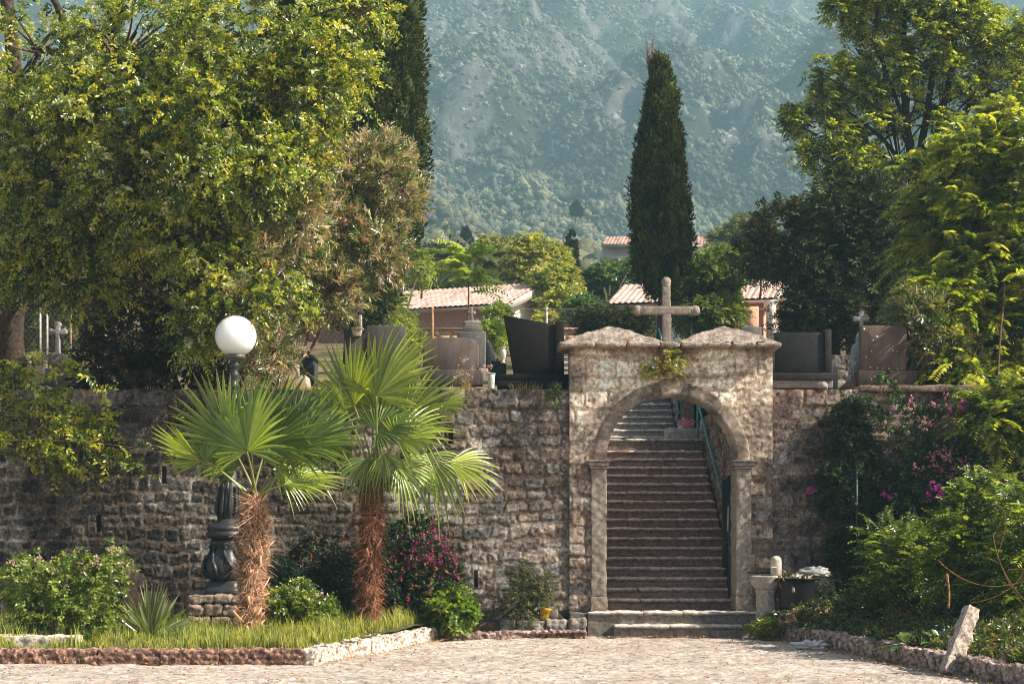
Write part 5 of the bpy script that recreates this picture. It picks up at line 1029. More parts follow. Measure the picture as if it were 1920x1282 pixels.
rs = np.random.RandomState(32); n = 9000; y = 18 + rs.rand(n) * 8.8; x = krx(y) + .1 + rs.rand(n) ** 1.5 * 3.5; k = fbm3(np.stack([x, y, 0 * x], -1), .5, 34, 2) > .0; x, y = x[k], y[k]
grass_mesh("bank_grass", x, y, bankz(x, y) - .01, rs, (.05, .26), ((.07, .10, .025), (.12, .14, .035), (.16, .15, .05)))
rs = np.random.RandomState(33); n = 4200; x = rs.uniform(-6, .75, n); y = rs.uniform(27.2, 27.62, n); k = noise3(np.stack([x, y * 0, 0 * x], -1), .4, 36) > .15; x, y = x[k], y[k]
grass_mesh("dry_grass", x, y, np.full(len(x), WT - .01), rs, (.04, .20), ((.42, .33, .17), (.33, .27, .12), (.20, .20, .07)), .005, .7)
# ground cover on the bank, creeping leaves
def cover(name, x, y, z, seed, cols, leaf=.06, wid=.6, K=7, L=.12, mt=m_leaf):
    rs = np.random.RandomState(seed); P = np.stack([x, y, z], 1); g = G(); sprigs(g, P, rs.normal(size=P.shape) * [1, 1, .3] + [0, 0, .7], rs, L, K, leaf, wid, cols, .2, .9, .4, True, .3); return struct(g.build(name, mt), "stuff")
rs = np.random.RandomState(41); n = 7000; y = 17.5 + rs.rand(n) * 9.3; x = krx(y) + .12 + rs.rand(n) ** 1.2 * 4.2; cover("ground_cover", x, y, bankz(x, y) + rs.rand(n) * .12, 42, [(.045, .07, .02), (.08, .11, .03), (.13, .09, .04), (.03, .05, .016)])
# fallen leaves
def litter(name, x, y, z, seed, cols=((.40, .19, .08), (.50, .30, .12), (.28, .14, .07), (.45, .38, .12)), s=.035):
    rs = np.random.RandomState(seed); n = len(x); g = G(); leaves(g, np.stack([x, y, z + rs.rand(n) * .015], 1), np.stack([rs.normal(size=n), rs.normal(size=n), .15 * rs.rand(n)], 1), np.stack([.4 * rs.normal(size=n), .4 * rs.normal(size=n), np.ones(n)], 1), s * (.6 + .9 * rs.rand(n)), s * .6 * np.ones(n), np.array(cols)[rs.randint(0, len(cols), n)] * (.6 + .7 * rs.rand(n, 1)), curl=-.2)
    return struct(g.build(name, m_litter), "stuff")
rs = np.random.RandomState(43); X_ = []; Y2 = []
n = 1300; y = 17.8 + rs.rand(n) * 8.7; x = krx(y) - .12 - abs(rs.normal(size=n)) * .14; X_.append(x); Y2.append(y)
n = 260; u = rs.rand(n); x = -2.45 + u * 1.35 + .16 + abs(rs.normal(size=n)) * .07; y = 21.1 + u * 4.8; X_.append(x); Y2.append(y)
n = 420; x = rs.uniform(-1.2, 4.0, n); y = 26.3 - abs(rs.normal(size=n)) * .10; X_.append(x); Y2.append(y)
n = 3200; x = rs.uniform(-6, 5, n); y = rs.uniform(18, 26, n); k = x < krx(y) - .1; k &= ~((y > 21.1) & (x < np.interp(y, [21.1, 26], [-2.3, -.9]))); X_.append(x[k]); Y2.append(y[k])
x = np.concatenate(X_); y = np.concatenate(Y2); litter("fallen_leaves", x, y, np.full(len(x), .01), 44)
rs = np.random.RandomState(45); n = 6400; y = 17.5 + rs.rand(n) * 9.2; x = krx(y) + .1 + rs.rand(n) * 3.0; litter("bank_leaf_litter", x, y, bankz(x, y) + .03, 46, ((.30, .15, .08), (.22, .11, .06), (.38, .22, .10)), .05)

# ------------------------------------------------------------------ fan palms
def fan(g, hub, ax, nr, Rr, spread, nseg, rs, col, droop=.15, stiff=.55, cup=.25):
    """a palmate blade: hub, ax = direction of the middle segment, nr = plane normal"""
    ax = nrm(np.array(ax, float)); nr = np.array(nr, float); nr = nrm(nr - ax * (nr @ ax)); sv = np.cross(nr, ax); K = 9; da = spread / nseg
    for i in range(nseg):
        th = -spread / 2 + (i + .5 + rs.uniform(-.22, .22)) * da; d = ax * math.cos(th) + sv * math.sin(th); s = -ax * math.sin(th) + sv * math.cos(th)
        rl = Rr * (1 - .30 * (abs(th) / (spread / 2)) ** 2.2) * rs.uniform(.93, 1.04); t = np.linspace(0, 1, K)
        w_ = np.minimum(np.tan(da / 2) * rl * t * 1.0, np.tan(da / 2) * rl * stiff * .97) * np.clip((1 - t) / (1 - stiff), .03, 1) ** .7 ; w_[0] = .002
        lift = cup * t * (1 - .4 * t) * (abs(math.sin(th)) ** 1.2) * rl * .6
        sag = -droop * np.clip(t - .45, 0, 1) ** 2 * rl * rs.uniform(.6, 2.0)
        kink = rs.rand() < .10
        P = hub + d[None] * (t * rl)[:, None] + nr[None] * lift[:, None] + np.array([0, 0, 1.])[None] * sag[:, None]
        if kink: kk = t > .6; P[kk] += np.array([0, 0, -1.]) * ((t[kk] - .6) * rl * .7)[:, None] - d * ((t[kk] - .6) * rl * .4)[:, None]
        fo = 1.0; L_ = P - s * w_[:, None] + nr * (w_ * fo)[:, None]; Rr_ = P + s * w_[:, None] + nr * (w_ * fo)[:, None]
        V = np.stack([L_, P, Rr_], 1).reshape(-1, 3); f = grid_faces(3, K)
        c = np.array(col)[None] * rs.uniform(.6, 1.5); c = np.tile(c, (K * 3, 1)); tip = np.repeat(t, 3)[:, None]; c = c * (1 - np.clip((tip - .93) * 12, 0, 1)) + np.array([.40, .28, .09]) * np.clip((tip - .93) * 12, 0, 1)
        g.add(V, f, c)
def palm(label, px, Y_, zb, pytop, tr, fronds, seed, fibcol, tcol, lean=0, group="fan palms", shp=(.85, .86, 1.12, 1.10, .85, .5)):
    pf = lambda u: np.interp(u, [0, .3, .58, .72, .9, 1], shp)
    rs = np.random.RandomState(seed); b = np.array([WX(px, Y_), Y_, zb]); top = W(px + lean, pytop, Y_); t = thing("fan_palm", b, label, "palm tree")
    nz, na = 70, 30; u = np.linspace(0, 1, nz); a = np.linspace(0, 2 * math.pi, na); A, U_ = np.meshgrid(a, u)
    r = tr * pf(U_)
    P = b + U_[..., None] * (top - b) + np.stack([np.cos(A), np.sin(A), 0 * A], -1) * (r * .86)[..., None]; P = P.reshape(-1, 3); P[:, :2] += (fbm3(P * [1, 1, 1.4], .13, seed, 3) * .036)[:, None] * nrm(P[:, :2] - b[:2])
    G().add(P, grid_faces(na, nz), np.array(tcol) * (.7 + .4 * np.clip(fbm3(P, .1, 3), -1, 1)[:, None])).build("trunk", m_fibre, t, smooth=True)
    # shaggy fibres and old leaf bases
    g = G(); n = 3000; th = rs.rand(n) * 6.28; u = rs.rand(n); o = np.stack([np.cos(th), np.sin(th), 0 * th], 1); rr = tr * pf(u)
    P = b + u[:, None] * (top - b) + o * (rr * rs.uniform(.80, 1.0, n))[:, None]; tang = np.stack([-np.sin(th), np.cos(th), 0 * th], 1)
    K = 5; d = o * rs.uniform(.1, .9, (n, 1)) + tang * rs.normal(size=(n, 1)) * .8 + np.array([0, 0, 1.]) * rs.normal(size=(n, 1)) * .9; d = nrm(d); Lf = rs.uniform(.05, .20, (n, 1)); cv = rs.normal(size=(n, 3)) * .5 + [0, 0, -.5]
    tt = np.linspace(0, 1, K); pts = P[:, None] + d[:, None] * (tt[None, :, None] * Lf[:, None]) + cv[:, None] * (tt[None, :, None] ** 2 * Lf[:, None] * .6); sv = nrm(np.cross(d, o + .01))[:, None] * (.0035 * (1 - .7 * tt))[None, :, None]
    V = np.stack([pts - sv, pts + sv], 2).reshape(-1, 3); bi = (np.arange(n) * K * 2)[:, None, None] + (np.arange(K - 1) * 2)[None, :, None]; f = (bi + np.array([0, 1, 3, 2])).reshape(-1, 4)
    c = np.array(fibcol) * rs.uniform(.45, 1.7, (n, 1)); g.add(V, f, np.repeat(c, K * 2, 0)); g.build("fibre", m_fibre, t)
    for i in range(64):
        th = i * 2.4 + rs.rand() * .4; u = (i + rs.rand()) / 64; o = np.array([math.cos(th), math.sin(th), 0]); p0 = b + u * (top - b) + o * tr * pf(u) * .86; L_ = rs.uniform(.09, .22); e = p0 + o * (.05 + .3 * L_) + np.array([0, 0, 1]) * L_ * rs.uniform(-.3, 1) + np.array([-math.sin(th), math.cos(th), 0]) * L_ * rs.uniform(-.5, .5); s = np.array([-math.sin(th), math.cos(th), 0]) * rs.uniform(.014, .028)
        G().add([p0 - s, p0 + s, e + s * .5, e - s * .5, p0 - s + o * .02, p0 + s + o * .02, e + s * .5 + o * .012, e - s * .5 + o * .012], [(0, 1, 2, 3), (4, 7, 6, 5), (0, 4, 5, 1), (1, 5, 6, 2), (2, 6, 7, 3), (3, 7, 4, 0)], np.array(fibcol) * rs.uniform(.9, 2.3)).build("old_leaf_base", m_fibre, t)
    heart = top + np.array([0, 0, -.12])
    for i, (hx, hy, dy, ang, rpx, sp, tilt, dr, cl) in enumerate(fronds):
        hub = W(hx, hy, Y_ + dy); p0 = heart + rs.normal(size=3) * [.05, .05, .03]; mid = (p0 + hub) / 2 + np.array([0, 0, .06]) - (hub - heart) * [.10, .10, 0]
        fr_ = G(); col = [(.19, .27, .04), (.25, .32, .045), (.12, .19, .035), (.34, .40, .05)][cl]
        pth = bez(p0, mid, hub, 12); fr_.add(*tube(pth, np.linspace(.020, .010, 12), 6), c=(.30, .30, .10))
        a_ = R(ang); ax = np.array([math.cos(a_), -.10 + tilt * .3, math.sin(a_)]); nrv = np.array([-math.sin(a_) * tilt, -1.0, math.cos(a_) * tilt])
        fan(fr_, hub, ax, nrv, M(rpx, Y_ + dy), R(sp), int(sp / 7.4), rs, col, min(dr, .75), .54)
        fr_.build("frond", m_palm, t)
    return t
# frond: hub px, hub py, depth offset, direction in picture (deg, 90 = up), radius px, spread deg, tilt, droop, colour
f1 = [(463, 846, -.35, 92, 158, 225, .9, .10, 0), (500, 838, .25, 62, 160, 190, .6, .10, 2), (553, 840, .05, 48, 150, 200, .7, .12, 2), (430, 830, .2, 118, 150, 200, .5, .12, 0), (535, 908, -.3, 12, 118, 150, 1.6, .25, 1),
      (377, 864, -.1, 150, 118, 110, 1.2, .1, 1), (384, 862, -.2, 70, 46, 120, .9, .1, 0), (493, 862, .35, 25, 130, 170, 1.3, .25, 0), (590, 836, .3, 30, 110, 130, .8, .15, 0), (450, 868, .4, 165, 120, 120, 1.4, .2, 2), (510, 880, .5, 330, 90, 120, 1.2, .7, 0), (470, 820, .5, 95, 120, 200, .3, .1, 2)]
palm("left fan palm, shorter, with sunlit shaggy orange-brown trunk in front of the lamp post", 466, 23.8, .13, 925, .190, f1, 5, (.58, .36, .23), (.34, .19, .12), lean=12)
f2 = [(706, 742, -.3, 62, 160, 195, .9, .1, 3), (664, 760, .1, 112, 140, 165, .8, .1, 1), (700, 765, .35, 88, 135, 200, .4, .1, 0), (745, 824, -.35, 20, 122, 200, 1.1, .2, 1), (706, 806, -.1, 30, 100, 240, .9, .2, 2), (648, 770, -.2, 150, 95, 150, 1.0, .2, 0),
      (843, 866, -.3, -20, 108, 120, .9, .3, 3), (745, 868, -.2, -40, 100, 150, .7, 1.2, 0), (690, 860, -.35, 240, 75, 150, .5, 1.1, 2), (800, 850, .2, -55, 115, 130, .6, 1.1, 0), (660, 830, .2, 190, 90, 150, .8, .6, 2), (760, 780, .4, 40, 120, 180, .5, .1, 0), (630, 800, .1, 215, 95, 120, .7, .7, 1), (830, 760, .3, 18, 60, 90, .5, .1, 1), (720, 850, -.3, 285, 70, 140, .5, 1.0, 0)]
palm("right fan palm, taller, with dark red-brown trunk and drooping lower fronds", 690, 25.5, .20, 885, .172, f2, 6, (.34, .16, .09), (.20, .09, .055), lean=8, shp=(1.0, .85, .95, 1.0, 1.0, .7))
# dead drooping sprays under the crown of the right palm
o = [q for q in bpy.data.objects if q.name.startswith("fan_palm") and q["label"].startswith("right fan")][0]
g = G(); rs = np.random.RandomState(7); h0 = W(712, 905, 25.4)
for k in range(26):
    e = h0 + np.array([rs.uniform(-.25, .62), rs.uniform(-.3, .2), rs.uniform(-.22, .14)]); g.add(*tube(bez(h0, (h0 + e) / 2 + [0, 0, .1], e, 8), np.linspace(.008, .002, 8), 4, False), c=(.22, .09, .05))
    P = bez(h0, (h0 + e) / 2 + [0, 0, .1], e, 14)[5:]; leaves(g, P, rs.normal(size=P.shape) + [0, 0, -.4], rs.normal(size=P.shape), np.full(len(P), .05), np.full(len(P), .02), np.tile([.24, .10, .055], (len(P), 1)))
g.build("dead_fruit_stalks", m_fibre, o)

# ------------------------------------------------------------------ street lamp
Yl = 25.4; lx = WX(419, Yl); lean = (WX(442, Yl) - WX(419, Yl)) / (WZ(630, Yl) - WZ(1110, Yl)); zb = WZ(1112, Yl); IR = (.028, .030, .033)
lp = thing("street_lamp", (lx, Yl, zb), "ornate black cast-iron street lamp with a white globe, behind the left palm", "street lamp")
def lz(py): return WZ(py, Yl)
def lprof(pr): return [(M(r_, Yl), lz(py)) for r_, py in pr]
def lam(name, pr, n=28, square=0, flut=0, mt=m_iron, col=IR):
    q, f = lathe(lprof(pr), lx - lean * lz(1112), Yl, n, lean, square, flut); return G().add(q, f, col).build(name, mt, lp, smooth=not square)
lam("plinth", [(33, 1113), (33, 1103), (31, 1102), (31, 1092), (27, 1088)], 32, .8)
lam("base_urn", [(24, 1088), (30, 1084), (36, 1076), (38, 1066), (37, 1056), (31, 1044), (26, 1034), (25, 1028), (28, 1022), (30, 1016), (26, 1010)], 36, 0, .03)
for k in range(8):
    th = k * math.pi / 4 + .3; pts = [(M(r_, Yl), lz(py)) for r_, py in ((26, 1084), (38, 1076), (42, 1064), (39, 1052), (31, 1040), (27, 1030), (29, 1024))]
    pth = np.array([(lx + lean * (z_ - zb) + r_ * math.cos(th + .25 * math.sin(j)), Yl + r_ * math.sin(th + .25 * math.sin(j)), z_) for j, (r_, z_) in enumerate(pts)])
    G().add(*tube(pth, [.02, .034, .036, .03, .024, .02, .03], 8), c=IR).build("scroll_leaf", m_iron, lp, smooth=True)
lam("collar", [(30, 1010), (37, 1006), (38, 998), (33, 996), (36, 993), (37, 988), (30, 984), (20, 980), (18, 972)], 32)
lam("fluted_column", [(18, 972), (17, 966), (19, 962), (20.5, 950), (20, 938), (17, 925), (16.5, 905), (15, 903), (17, 899), (15, 896), (13, 860), (12, 800), (11, 760), (10, 730)], 48, 0, .07)
for k in range(10):
    th = k * math.pi / 5; pth = np.array([(lx + lean * (lz(py) - zb) + M(r_, Yl) * math.cos(th), Yl + M(r_, Yl) * math.sin(th), lz(py)) for r_, py in ((18, 968), (22, 958), (22.5, 945), (20, 930), (19, 915), (22, 908))])
    G().add(*tube(pth, [.01, .018, .018, .014, .01, .012], 6), c=IR).build("acanthus_leaf", m_iron, lp, smooth=True)
lam("upper_column", [(10, 730), (12, 728), (12, 722), (8, 718), (7.5, 712), (10, 706), (10, 700), (7, 695), (9, 690), (11, 686), (9, 681), (8, 677), (8.5, 670)], 24)
lam("globe_holder", [(8.5, 678), (9, 674), (19, 672), (20, 666), (17, 664)], 28, col=(.12, .11, .10))
gc = np.array([WX(442, Yl), Yl, lz(630)]); rg = M(38.5, Yl)
q, f = lathe([(max(rg * math.sin(a_), .002), gc[2] - rg * math.cos(a_)) for a_ in np.linspace(.02, math.pi - .02, 33)], gc[0], Yl, 48); G().add(q, f, (.99, .985, .98)).build("globe", m_glassball, lp, smooth=True)
# masonry block under the lamp
t = thing("stone_pedestal", (lx, Yl, .2), "rough masonry block carrying the street lamp", "pedestal"); rs = np.random.RandomState(3)
zz = .1
while zz < zb - .02:
    hh = min(rs.uniform(.13, .2), zb - zz)
    if zb - zz - hh < .06: hh = zb - zz
    x = lx - .46
    while x < lx + .42:
        l = rs.uniform(.2, .4); x1_ = min(x + l, lx + .46); p, f = rbox(x, x1_ - .012, Yl - .42, Yl + .4, zz, zz + hh - .012, .03, .03, .014, .12, rs.randint(999)); G().add(p, f, np.array([.34, .26, .21]) * rs.uniform(.75, 1.2)).build("stone", m_wall, t, smooth=True); x = x1_
    zz += hh

# ------------------------------------------------------------------ shrubs in the left bed
LG = [(.16, .21, .05), (.10, .15, .03), (.22, .26, .06), (.07, .11, .025)]
t = plant("lantana_bush", (WX(120, 22.6), 22.6, .15), "sunlit lantana bush with pale flower heads at the far left of the grass bed", "bush", m_leaf, [pb(70, 1100, 22.6, 60, 45, .4), pb(130, 1090, 22.5, 60, 45, .4), pb(190, 1085, 22.5, 42, 45, .35), pb(120, 1140, 22.4, 90, 30, .4), pb(215, 1060, 22.6, 18, 22, .2), pb(60, 1060, 22.6, 30, 18, .2), pb(215, 1040, 22.6, 12, 22, .12), pb(150, 1055, 22.6, 12, 20, .12), pb(20, 1090, 22.6, 16, 30, .2), pb(130, 1150, 22.6, 90, 30, .3)],
          1000, 71, L=.16, K=10, leaf=.055, wid=.65, cols=LG, stems=34, stemr=.01, shell=.3, jit=.4, stemcol=(.22, .14, .08))
flowers(t, [pb(x_, y_, 22.3, 5, 4, .03) for x_, y_ in ((70, 1052), (62, 1085), (88, 1050), (150, 1064), (128, 1105), (182, 1052), (215, 1032), (232, 1055), (25, 1060), (108, 1070))], 90, 4, [(.75, .55, .42), (.7, .5, .4)], .022, 3, .01)
plant("lantana_bush", (WX(550, 24.4), 24.4, .2), "light green lantana bush at the foot of the wall, between the two palms", "bush", m_leaf, [pb(545, 1130, 24.4, 48, 28, .35), pb(590, 1140, 24.4, 34, 26, .3), pb(520, 1150, 24.4, 30, 26, .3), pb(560, 1105, 24.5, 18, 14, .15)], 650, 72, L=.15, K=10, leaf=.055, wid=.6, cols=LG, stems=20, stemr=.007, shell=.3, jit=.4)
flowers(bpy.data.objects[[o.name for o in bpy.data.objects if o.name.startswith("lantana_bush")][-1]], [pb(x_, y_, 24.1, 5, 4, .03) for x_, y_ in ((512, 1125), (550, 1105), (578, 1130), (605, 1115))], 22, 4, [(.75, .6, .55)], .02, 3, .01)
plant("bougainvillea_bush", (WX(780, 26.3), 26.3, .25), "bougainvillea with magenta flowers against the wall, right of the taller palm", "bush", m_dark, [pb(790, 1060, 26.3, 60, 45, .35), pb(750, 1100, 26.2, 50, 50, .4), pb(820, 1090, 26.2, 45, 40, .35), pb(750, 1020, 26.5, 40, 35, .25), pb(780, 985, 26.6, 40, 14, .12), pb(800, 1130, 26.2, 60, 30, .35)], 1800, 73,
      L=.18, K=11, leaf=.055, wid=.6, cols=[(.03, .06, .02), (.05, .085, .03), (.02, .04, .015), (.08, .07, .03)], stems=24, shell=.35)
bv = [o for o in bpy.data.objects if o.name.startswith("bougainvillea_bush")][-1]
flowers(bv, [pb(815, 1035, 25.98, 36, 26, .12), pb(835, 1058, 25.98, 20, 20, .10), pb(785, 1058, 25.98, 30, 14, .1), pb(845, 1090, 25.98, 10, 10, .1), pb(800, 1010, 26.2, 16, 20, .1)], 75, 6, [(.38, .03, .18), (.46, .08, .24), (.30, .03, .14), (.4, .16, .14)], .034, 4, .035)
flowers(bv, [pb(780, 1080, 25.9, 60, 45, .3)], 60, 8, [(.45, .18, .10), (.40, .05, .18)], .03, 3, .02, name="withered_blossom")
plant("bougainvillea_bush", (WX(610, 26.5), 26.5, .25), "sparse dim shrub against the wall between the two palms, dotted with orange flowers", "bush", m_dark, [pb(610, 1040, 26.6, 60, 34, .25), pb(570, 1060, 26.6, 34, 26, .2), pb(640, 1080, 26.5, 40, 40, .25), pb(580, 1100, 26.4, 50, 30, .25)], 950, 74, L=.18, K=10, leaf=.05, wid=.6, cols=[(.025, .045, .018), (.04, .06, .025), (.018, .03, .012)], stems=20, shell=.3)
flowers([o for o in bpy.data.objects if o.name.startswith("bougainvillea_bush")][-1], [pb(610, 1035, 26.3, 60, 30, .15)], 40, 9, [(.5, .22, .10), (.45, .08, .16)], .025, 3, .02)
plant("green_bush", (WX(530, 26.4), 26.4, .25), "small blue-green rounded bush behind the shorter palm's trunk", "bush", m_dark, [pb(532, 1078, 26.3, 28, 32, .3), pb(560, 1095, 26.3, 26, 22, .3)], 700, 75, L=.10, K=9, leaf=.03, wid=.5, cols=[(.05, .10, .06), (.035, .075, .045), (.08, .13, .07)], stems=12, shell=.6)
plant("hydrangea_bush", (WX(842, 25.9), 25.9, .2), "rounded bright green bush with broad leaves in front of the bougainvillea", "bush", m_leaf, [pb(842, 1140, 25.9, 42, 34, .38), pb(870, 1150, 25.9, 20, 24, .25), pb(820, 1155, 25.9, 26, 22, .25)], 620, 76, L=.12, K=8, leaf=.08, wid=.75, cols=[(.10, .17, .035), (.15, .22, .04), (.06, .11, .025), (.20, .24, .05)], stems=20, shell=.55)
plant("thin_shrub", (WX(985, 26.7), 26.7, .22), "thin twiggy shrub with small leaves left of the yellow pot", "shrub", m_dark, [pb(985, 1110, 26.7, 30, 40, .2), pb(960, 1130, 26.7, 26, 22, .2), pb(1015, 1100, 26.7, 26, 26, .2), pb(985, 1140, 26.6, 44, 22, .2), pb(983, 1070, 26.8, 8, 16, .08)], 620, 77, L=.14, K=10, leaf=.035, wid=.5, cols=[(.06, .09, .025), (.10, .13, .035), (.14, .12, .04), (.04, .06, .02)], stems=26, stemr=.006, shell=.2)
plant("yellow_shrub", (WX(742, 25.8), 25.8, .2), "little pale yellow variegated shoot in the grass beside the taller palm", "shrub", m_leaf, [pb(742, 1155, 25.8, 7, 18, .07), pb(752, 1165, 25.8, 7, 12, .07)], 60, 78, L=.09, K=7, leaf=.045, wid=.6, cols=[(.50, .42, .22), (.36, .38, .12)], stems=6, stemr=.004)
# agave-like yucca clump
t = thing("yucca", (WX(283, 22.9), 22.9, .15), "clump of stiff sword-shaped green leaves beside the lamp pedestal", "succulent"); g = G(); rs = np.random.RandomState(81); b = np.array([WX(283, 22.9), 22.9, .17])
for i in range(78):
    th = rs.rand() * 6.28; el = rs.uniform(.15, 1.5); L_ = rs.uniform(.58, .82) * (1.0 if el > .5 else .85); d = np.array([math.cos(th) * math.cos(el), math.sin(th) * math.cos(el) * .8, math.sin(el)]); s = nrm(np.cross(d, rs.normal(size=3) * .3 + [0, -1, .2])); K = 8; tt = np.linspace(0, 1, K); P = b + d * .03 + d[None] * (tt * L_)[:, None] + np.array([0, 0, -1.])[None] * (tt ** 2 * .08 * L_ * (1.6 - el))[:, None]; n_ = np.cross(s, d)
    w_ = .030 * np.interp(tt, [0, .3, .6, 1], [.8, 1, .85, .04]); V = np.stack([P - s * w_[:, None] + n_ * w_[:, None] * .5, P, P + s * w_[:, None] + n_ * w_[:, None] * .5], 1).reshape(-1, 3); c = np.tile(np.array([.12, .20, .085]) * rs.uniform(.7, 1.6), (K * 3, 1)); c[0::3] = (.20, .20, .08); c[2::3] = (.20, .20, .08); c[-3:] = (.3, .15, .08); g.add(V, grid_faces(3, K), c)
g.build("sword_leaves", m_gloss, t)
# broken statue / urn and low block behind the bush
t = thing("stone_statue", W(250, 1165, 24.6), "weathered broken stone figure behind the yucca", "statue")
q = W(247, 1150, 24.6); G().add(*lathe([(.14, q[2]), (.12, q[2] + .2), (.10, q[2] + .38), (.13, q[2] + .5), (.10, q[2] + .6), (.06, q[2] + .68), (.02, q[2] + .7)], q[0], 24.6, 20), c=(.24, .16, .12)).build("torso", m_kerb, t, smooth=True)
p, f = rbox(q[0] + .06, q[0] + .18, 24.55, 24.7, q[2] + .35, q[2] + .58, .02, .05, .012, .08, 3); G().add(p, f, (.22, .155, .12)).build("shoulder", m_kerb, t, smooth=True)
p, f = rbox(WX(-10, 21.9), WX(150, 21.9), 21.75, 22.05, .1, .30, .03, .03, .012, .15, 5); tag(G().add(p, f, (.62, .53, .44)).build("stone_block", m_kerb, smooth=True), "long pale stone slab lying in the grass under the lantana bush", "stone block")
# yellow pot with white flowers
q = W(1020, 1157, 26.75); q[2] = .245; t = thing("yellow_pot", q, "bright yellow plastic flower pot tilted at the wall foot", "flower pot"); prf = [(.055, 0), (.06, .005), (.082, .15), (.09, .152), (.093, .18), (.082, .182), (.07, .15), (.02, .14)]
p_, f = lathe([(a_, b_) for a_, b_ in prf], 0, 0, 24); an_ = R(-8); p_ = np.stack([p_[:, 0] * math.cos(an_) - p_[:, 2] * math.sin(an_), p_[:, 1], p_[:, 0] * math.sin(an_) + p_[:, 2] * math.cos(an_)], 1) + q + [0, 0, .01]; G().add(p_, f, (.80, .46, .015)).build("body", m_plast, t, smooth=True)
t = thing("white_flowers", W(1005, 1160, 26.6), "small white flowers in front of the yellow pot", "flowers"); flowers(t, [pb(1006, 1136, 26.6, 9, 6, .05), pb(1000, 1148, 26.6, 5, 8, .05)], 12, 4, [(.7, .68, .62)], .022, 3, .012); g = G(); branches(g, [([W(1004, 1165, 26.6), W(1006, 1150, 26.6), W(1007, 1136, 26.6)], .004, .003)], (.06, .09, .03), 4); g.build("stem", m_bark, t)
t = thing("clay_dish", W(1034, 1150, 26.9), "grey round dish leaning on the wall behind the yellow pot", "dish"); q = np.array([WX(1034, 26.9), 26.9, .34]); p_, f = lathe([(.01, 0), (.09, .0), (.11, .02), (.105, .025), (.01, .012)], 0, 0, 24); p_ = np.stack([p_[:, 0], p_[:, 2], p_[:, 1]], 1) + q; G().add(p_, [z_[::-1] for z_ in f], (.16, .14, .125)).build("plate", m_grey, t, smooth=True)

# plants on the walls and the gateway
t = plant("wall_weed", W(1235, 690, 26.95), "tuft of yellowing weeds growing over the keystone of the arch", "weed", m_leaf, [pb(1235, 690, 26.85, 26, 14, .12), pb(1262, 672, 26.85, 18, 16, .1), pb(1250, 700, 26.8, 30, 8, .1), pb(1215, 695, 26.85, 14, 8, .08), pb(1275, 668, 26.85, 9, 20, .08)], 260, 91, L=.11, K=9, leaf=.045, wid=.3, cols=[(.15, .19, .04), (.30, .17, .07), (.22, .23, .07), (.35, .28, .10), (.09, .13, .03)], stems=24, stemr=.004, shell=.2)
plant("fern_tuft", W(1043, 735, 27.0), "small dark fern tuft hanging from the wall top left of the gateway", "fern", m_dark, [pb(1043, 740, 26.95, 11, 18, .1), pb(1040, 728, 27.1, 9, 9, .1)], 130, 92, L=.09, K=9, leaf=.035, wid=.4, cols=[(.04, .07, .02), (.07, .10, .03)], stems=8, stemr=.003)
plant("dry_weed", W(875, 728, 27.45), "dry seed-headed weeds on the wall top before the brown headstone", "weed", m_litter, [pb(875, 695, 27.45, 16, 26, .1), pb(860, 710, 27.45, 12, 14, .1)], 70, 93, L=.06, K=5, leaf=.025, wid=.4, cols=[(.42, .32, .18), (.5, .42, .3)], stems=30, stemr=.0025, stemcol=(.35, .27, .13))
plant("creeper", (WX(1595, 26.9), 26.75, .6), "dark dense creeper climbing the right wall in a vertical column", "creeper", m_dark, [pb(1595, 790, 26.85, 34, 40, .14), pb(1600, 850, 26.85, 44, 50, .16), pb(1590, 920, 26.85, 55, 45, .16), pb(1620, 970, 26.8, 60, 40, .18), pb(1600, 1030, 26.8, 50, 50, .18), pb(1650, 920, 26.8, 40, 50, .15), pb(1575, 880, 26.9, 40, 40, .12)], 3600, 94,
      L=.14, K=11, leaf=.045, wid=.55, cols=[(.022, .038, .014), (.035, .055, .02), (.015, .025, .010), (.05, .065, .022)], stems=26, stemr=.008, shell=.3)
# bougainvillea vines over the right wall
vt = thing("bougainvillea_vine", (WX(1780, 26.8), 26.7, .8), "trailing bougainvillea with pink and magenta flowers over the right wall", "vine")
g = G(); gl = G(); rs = np.random.RandomState(95); DC = [(.05, .09, .025), (.03, .055, .018), (.08, .13, .035), (.025, .04, .014)]
for pts, w_ in (([(1655, 700), (1690, 740), (1740, 880)], 1), ([(1600, 742), (1660, 775), (1720, 850)], 1.2), ([(1690, 745), (1740, 800), (1780, 900)], 1), ([(1720, 760), (1780, 780), (1840, 760)], 1), ([(1800, 740), (1830, 780), (1845, 860)], 1.3), ([(1545, 890), (1620, 890), (1700, 900)], .6), ([(1700, 840), (1780, 850), (1860, 880)], 1.4), ([(1640, 940), (1740, 930), (1850, 900)], 1.2)):
    pa = [W(*q_, 26.7) for q_ in pts]; pt = bez(*pa, n=20); g.add(*tube(pt, np.linspace(.008, .003, 20), 5, False), c=(.12, .09, .05)); k = int(60 * w_); i = rs.rand(k); P = np.stack([np.interp(i * 19, range(20), pt[:, j]) for j in range(3)], 1) + rs.normal(size=(k, 3)) * .045; sprigs(gl, P, rs.normal(size=(k, 3)) + [0, -.5, 0], rs, .13, 8, .06, .65, DC if w_ != 1.3 else [(.16, .24, .05), (.10, .17, .035)], .3, .9, .35, True, .3)
vb = [pb(1790, 900, 26.6, 90, 60, .25), pb(1860, 860, 26.6, 70, 70, .3), pb(1740, 950, 26.6, 60, 50, .25), pb(1880, 950, 26.5, 70, 50, .3), pb(1820, 960, 26.5, 60, 60, .25), pb(1900, 780, 26.6, 50, 50, .3)]
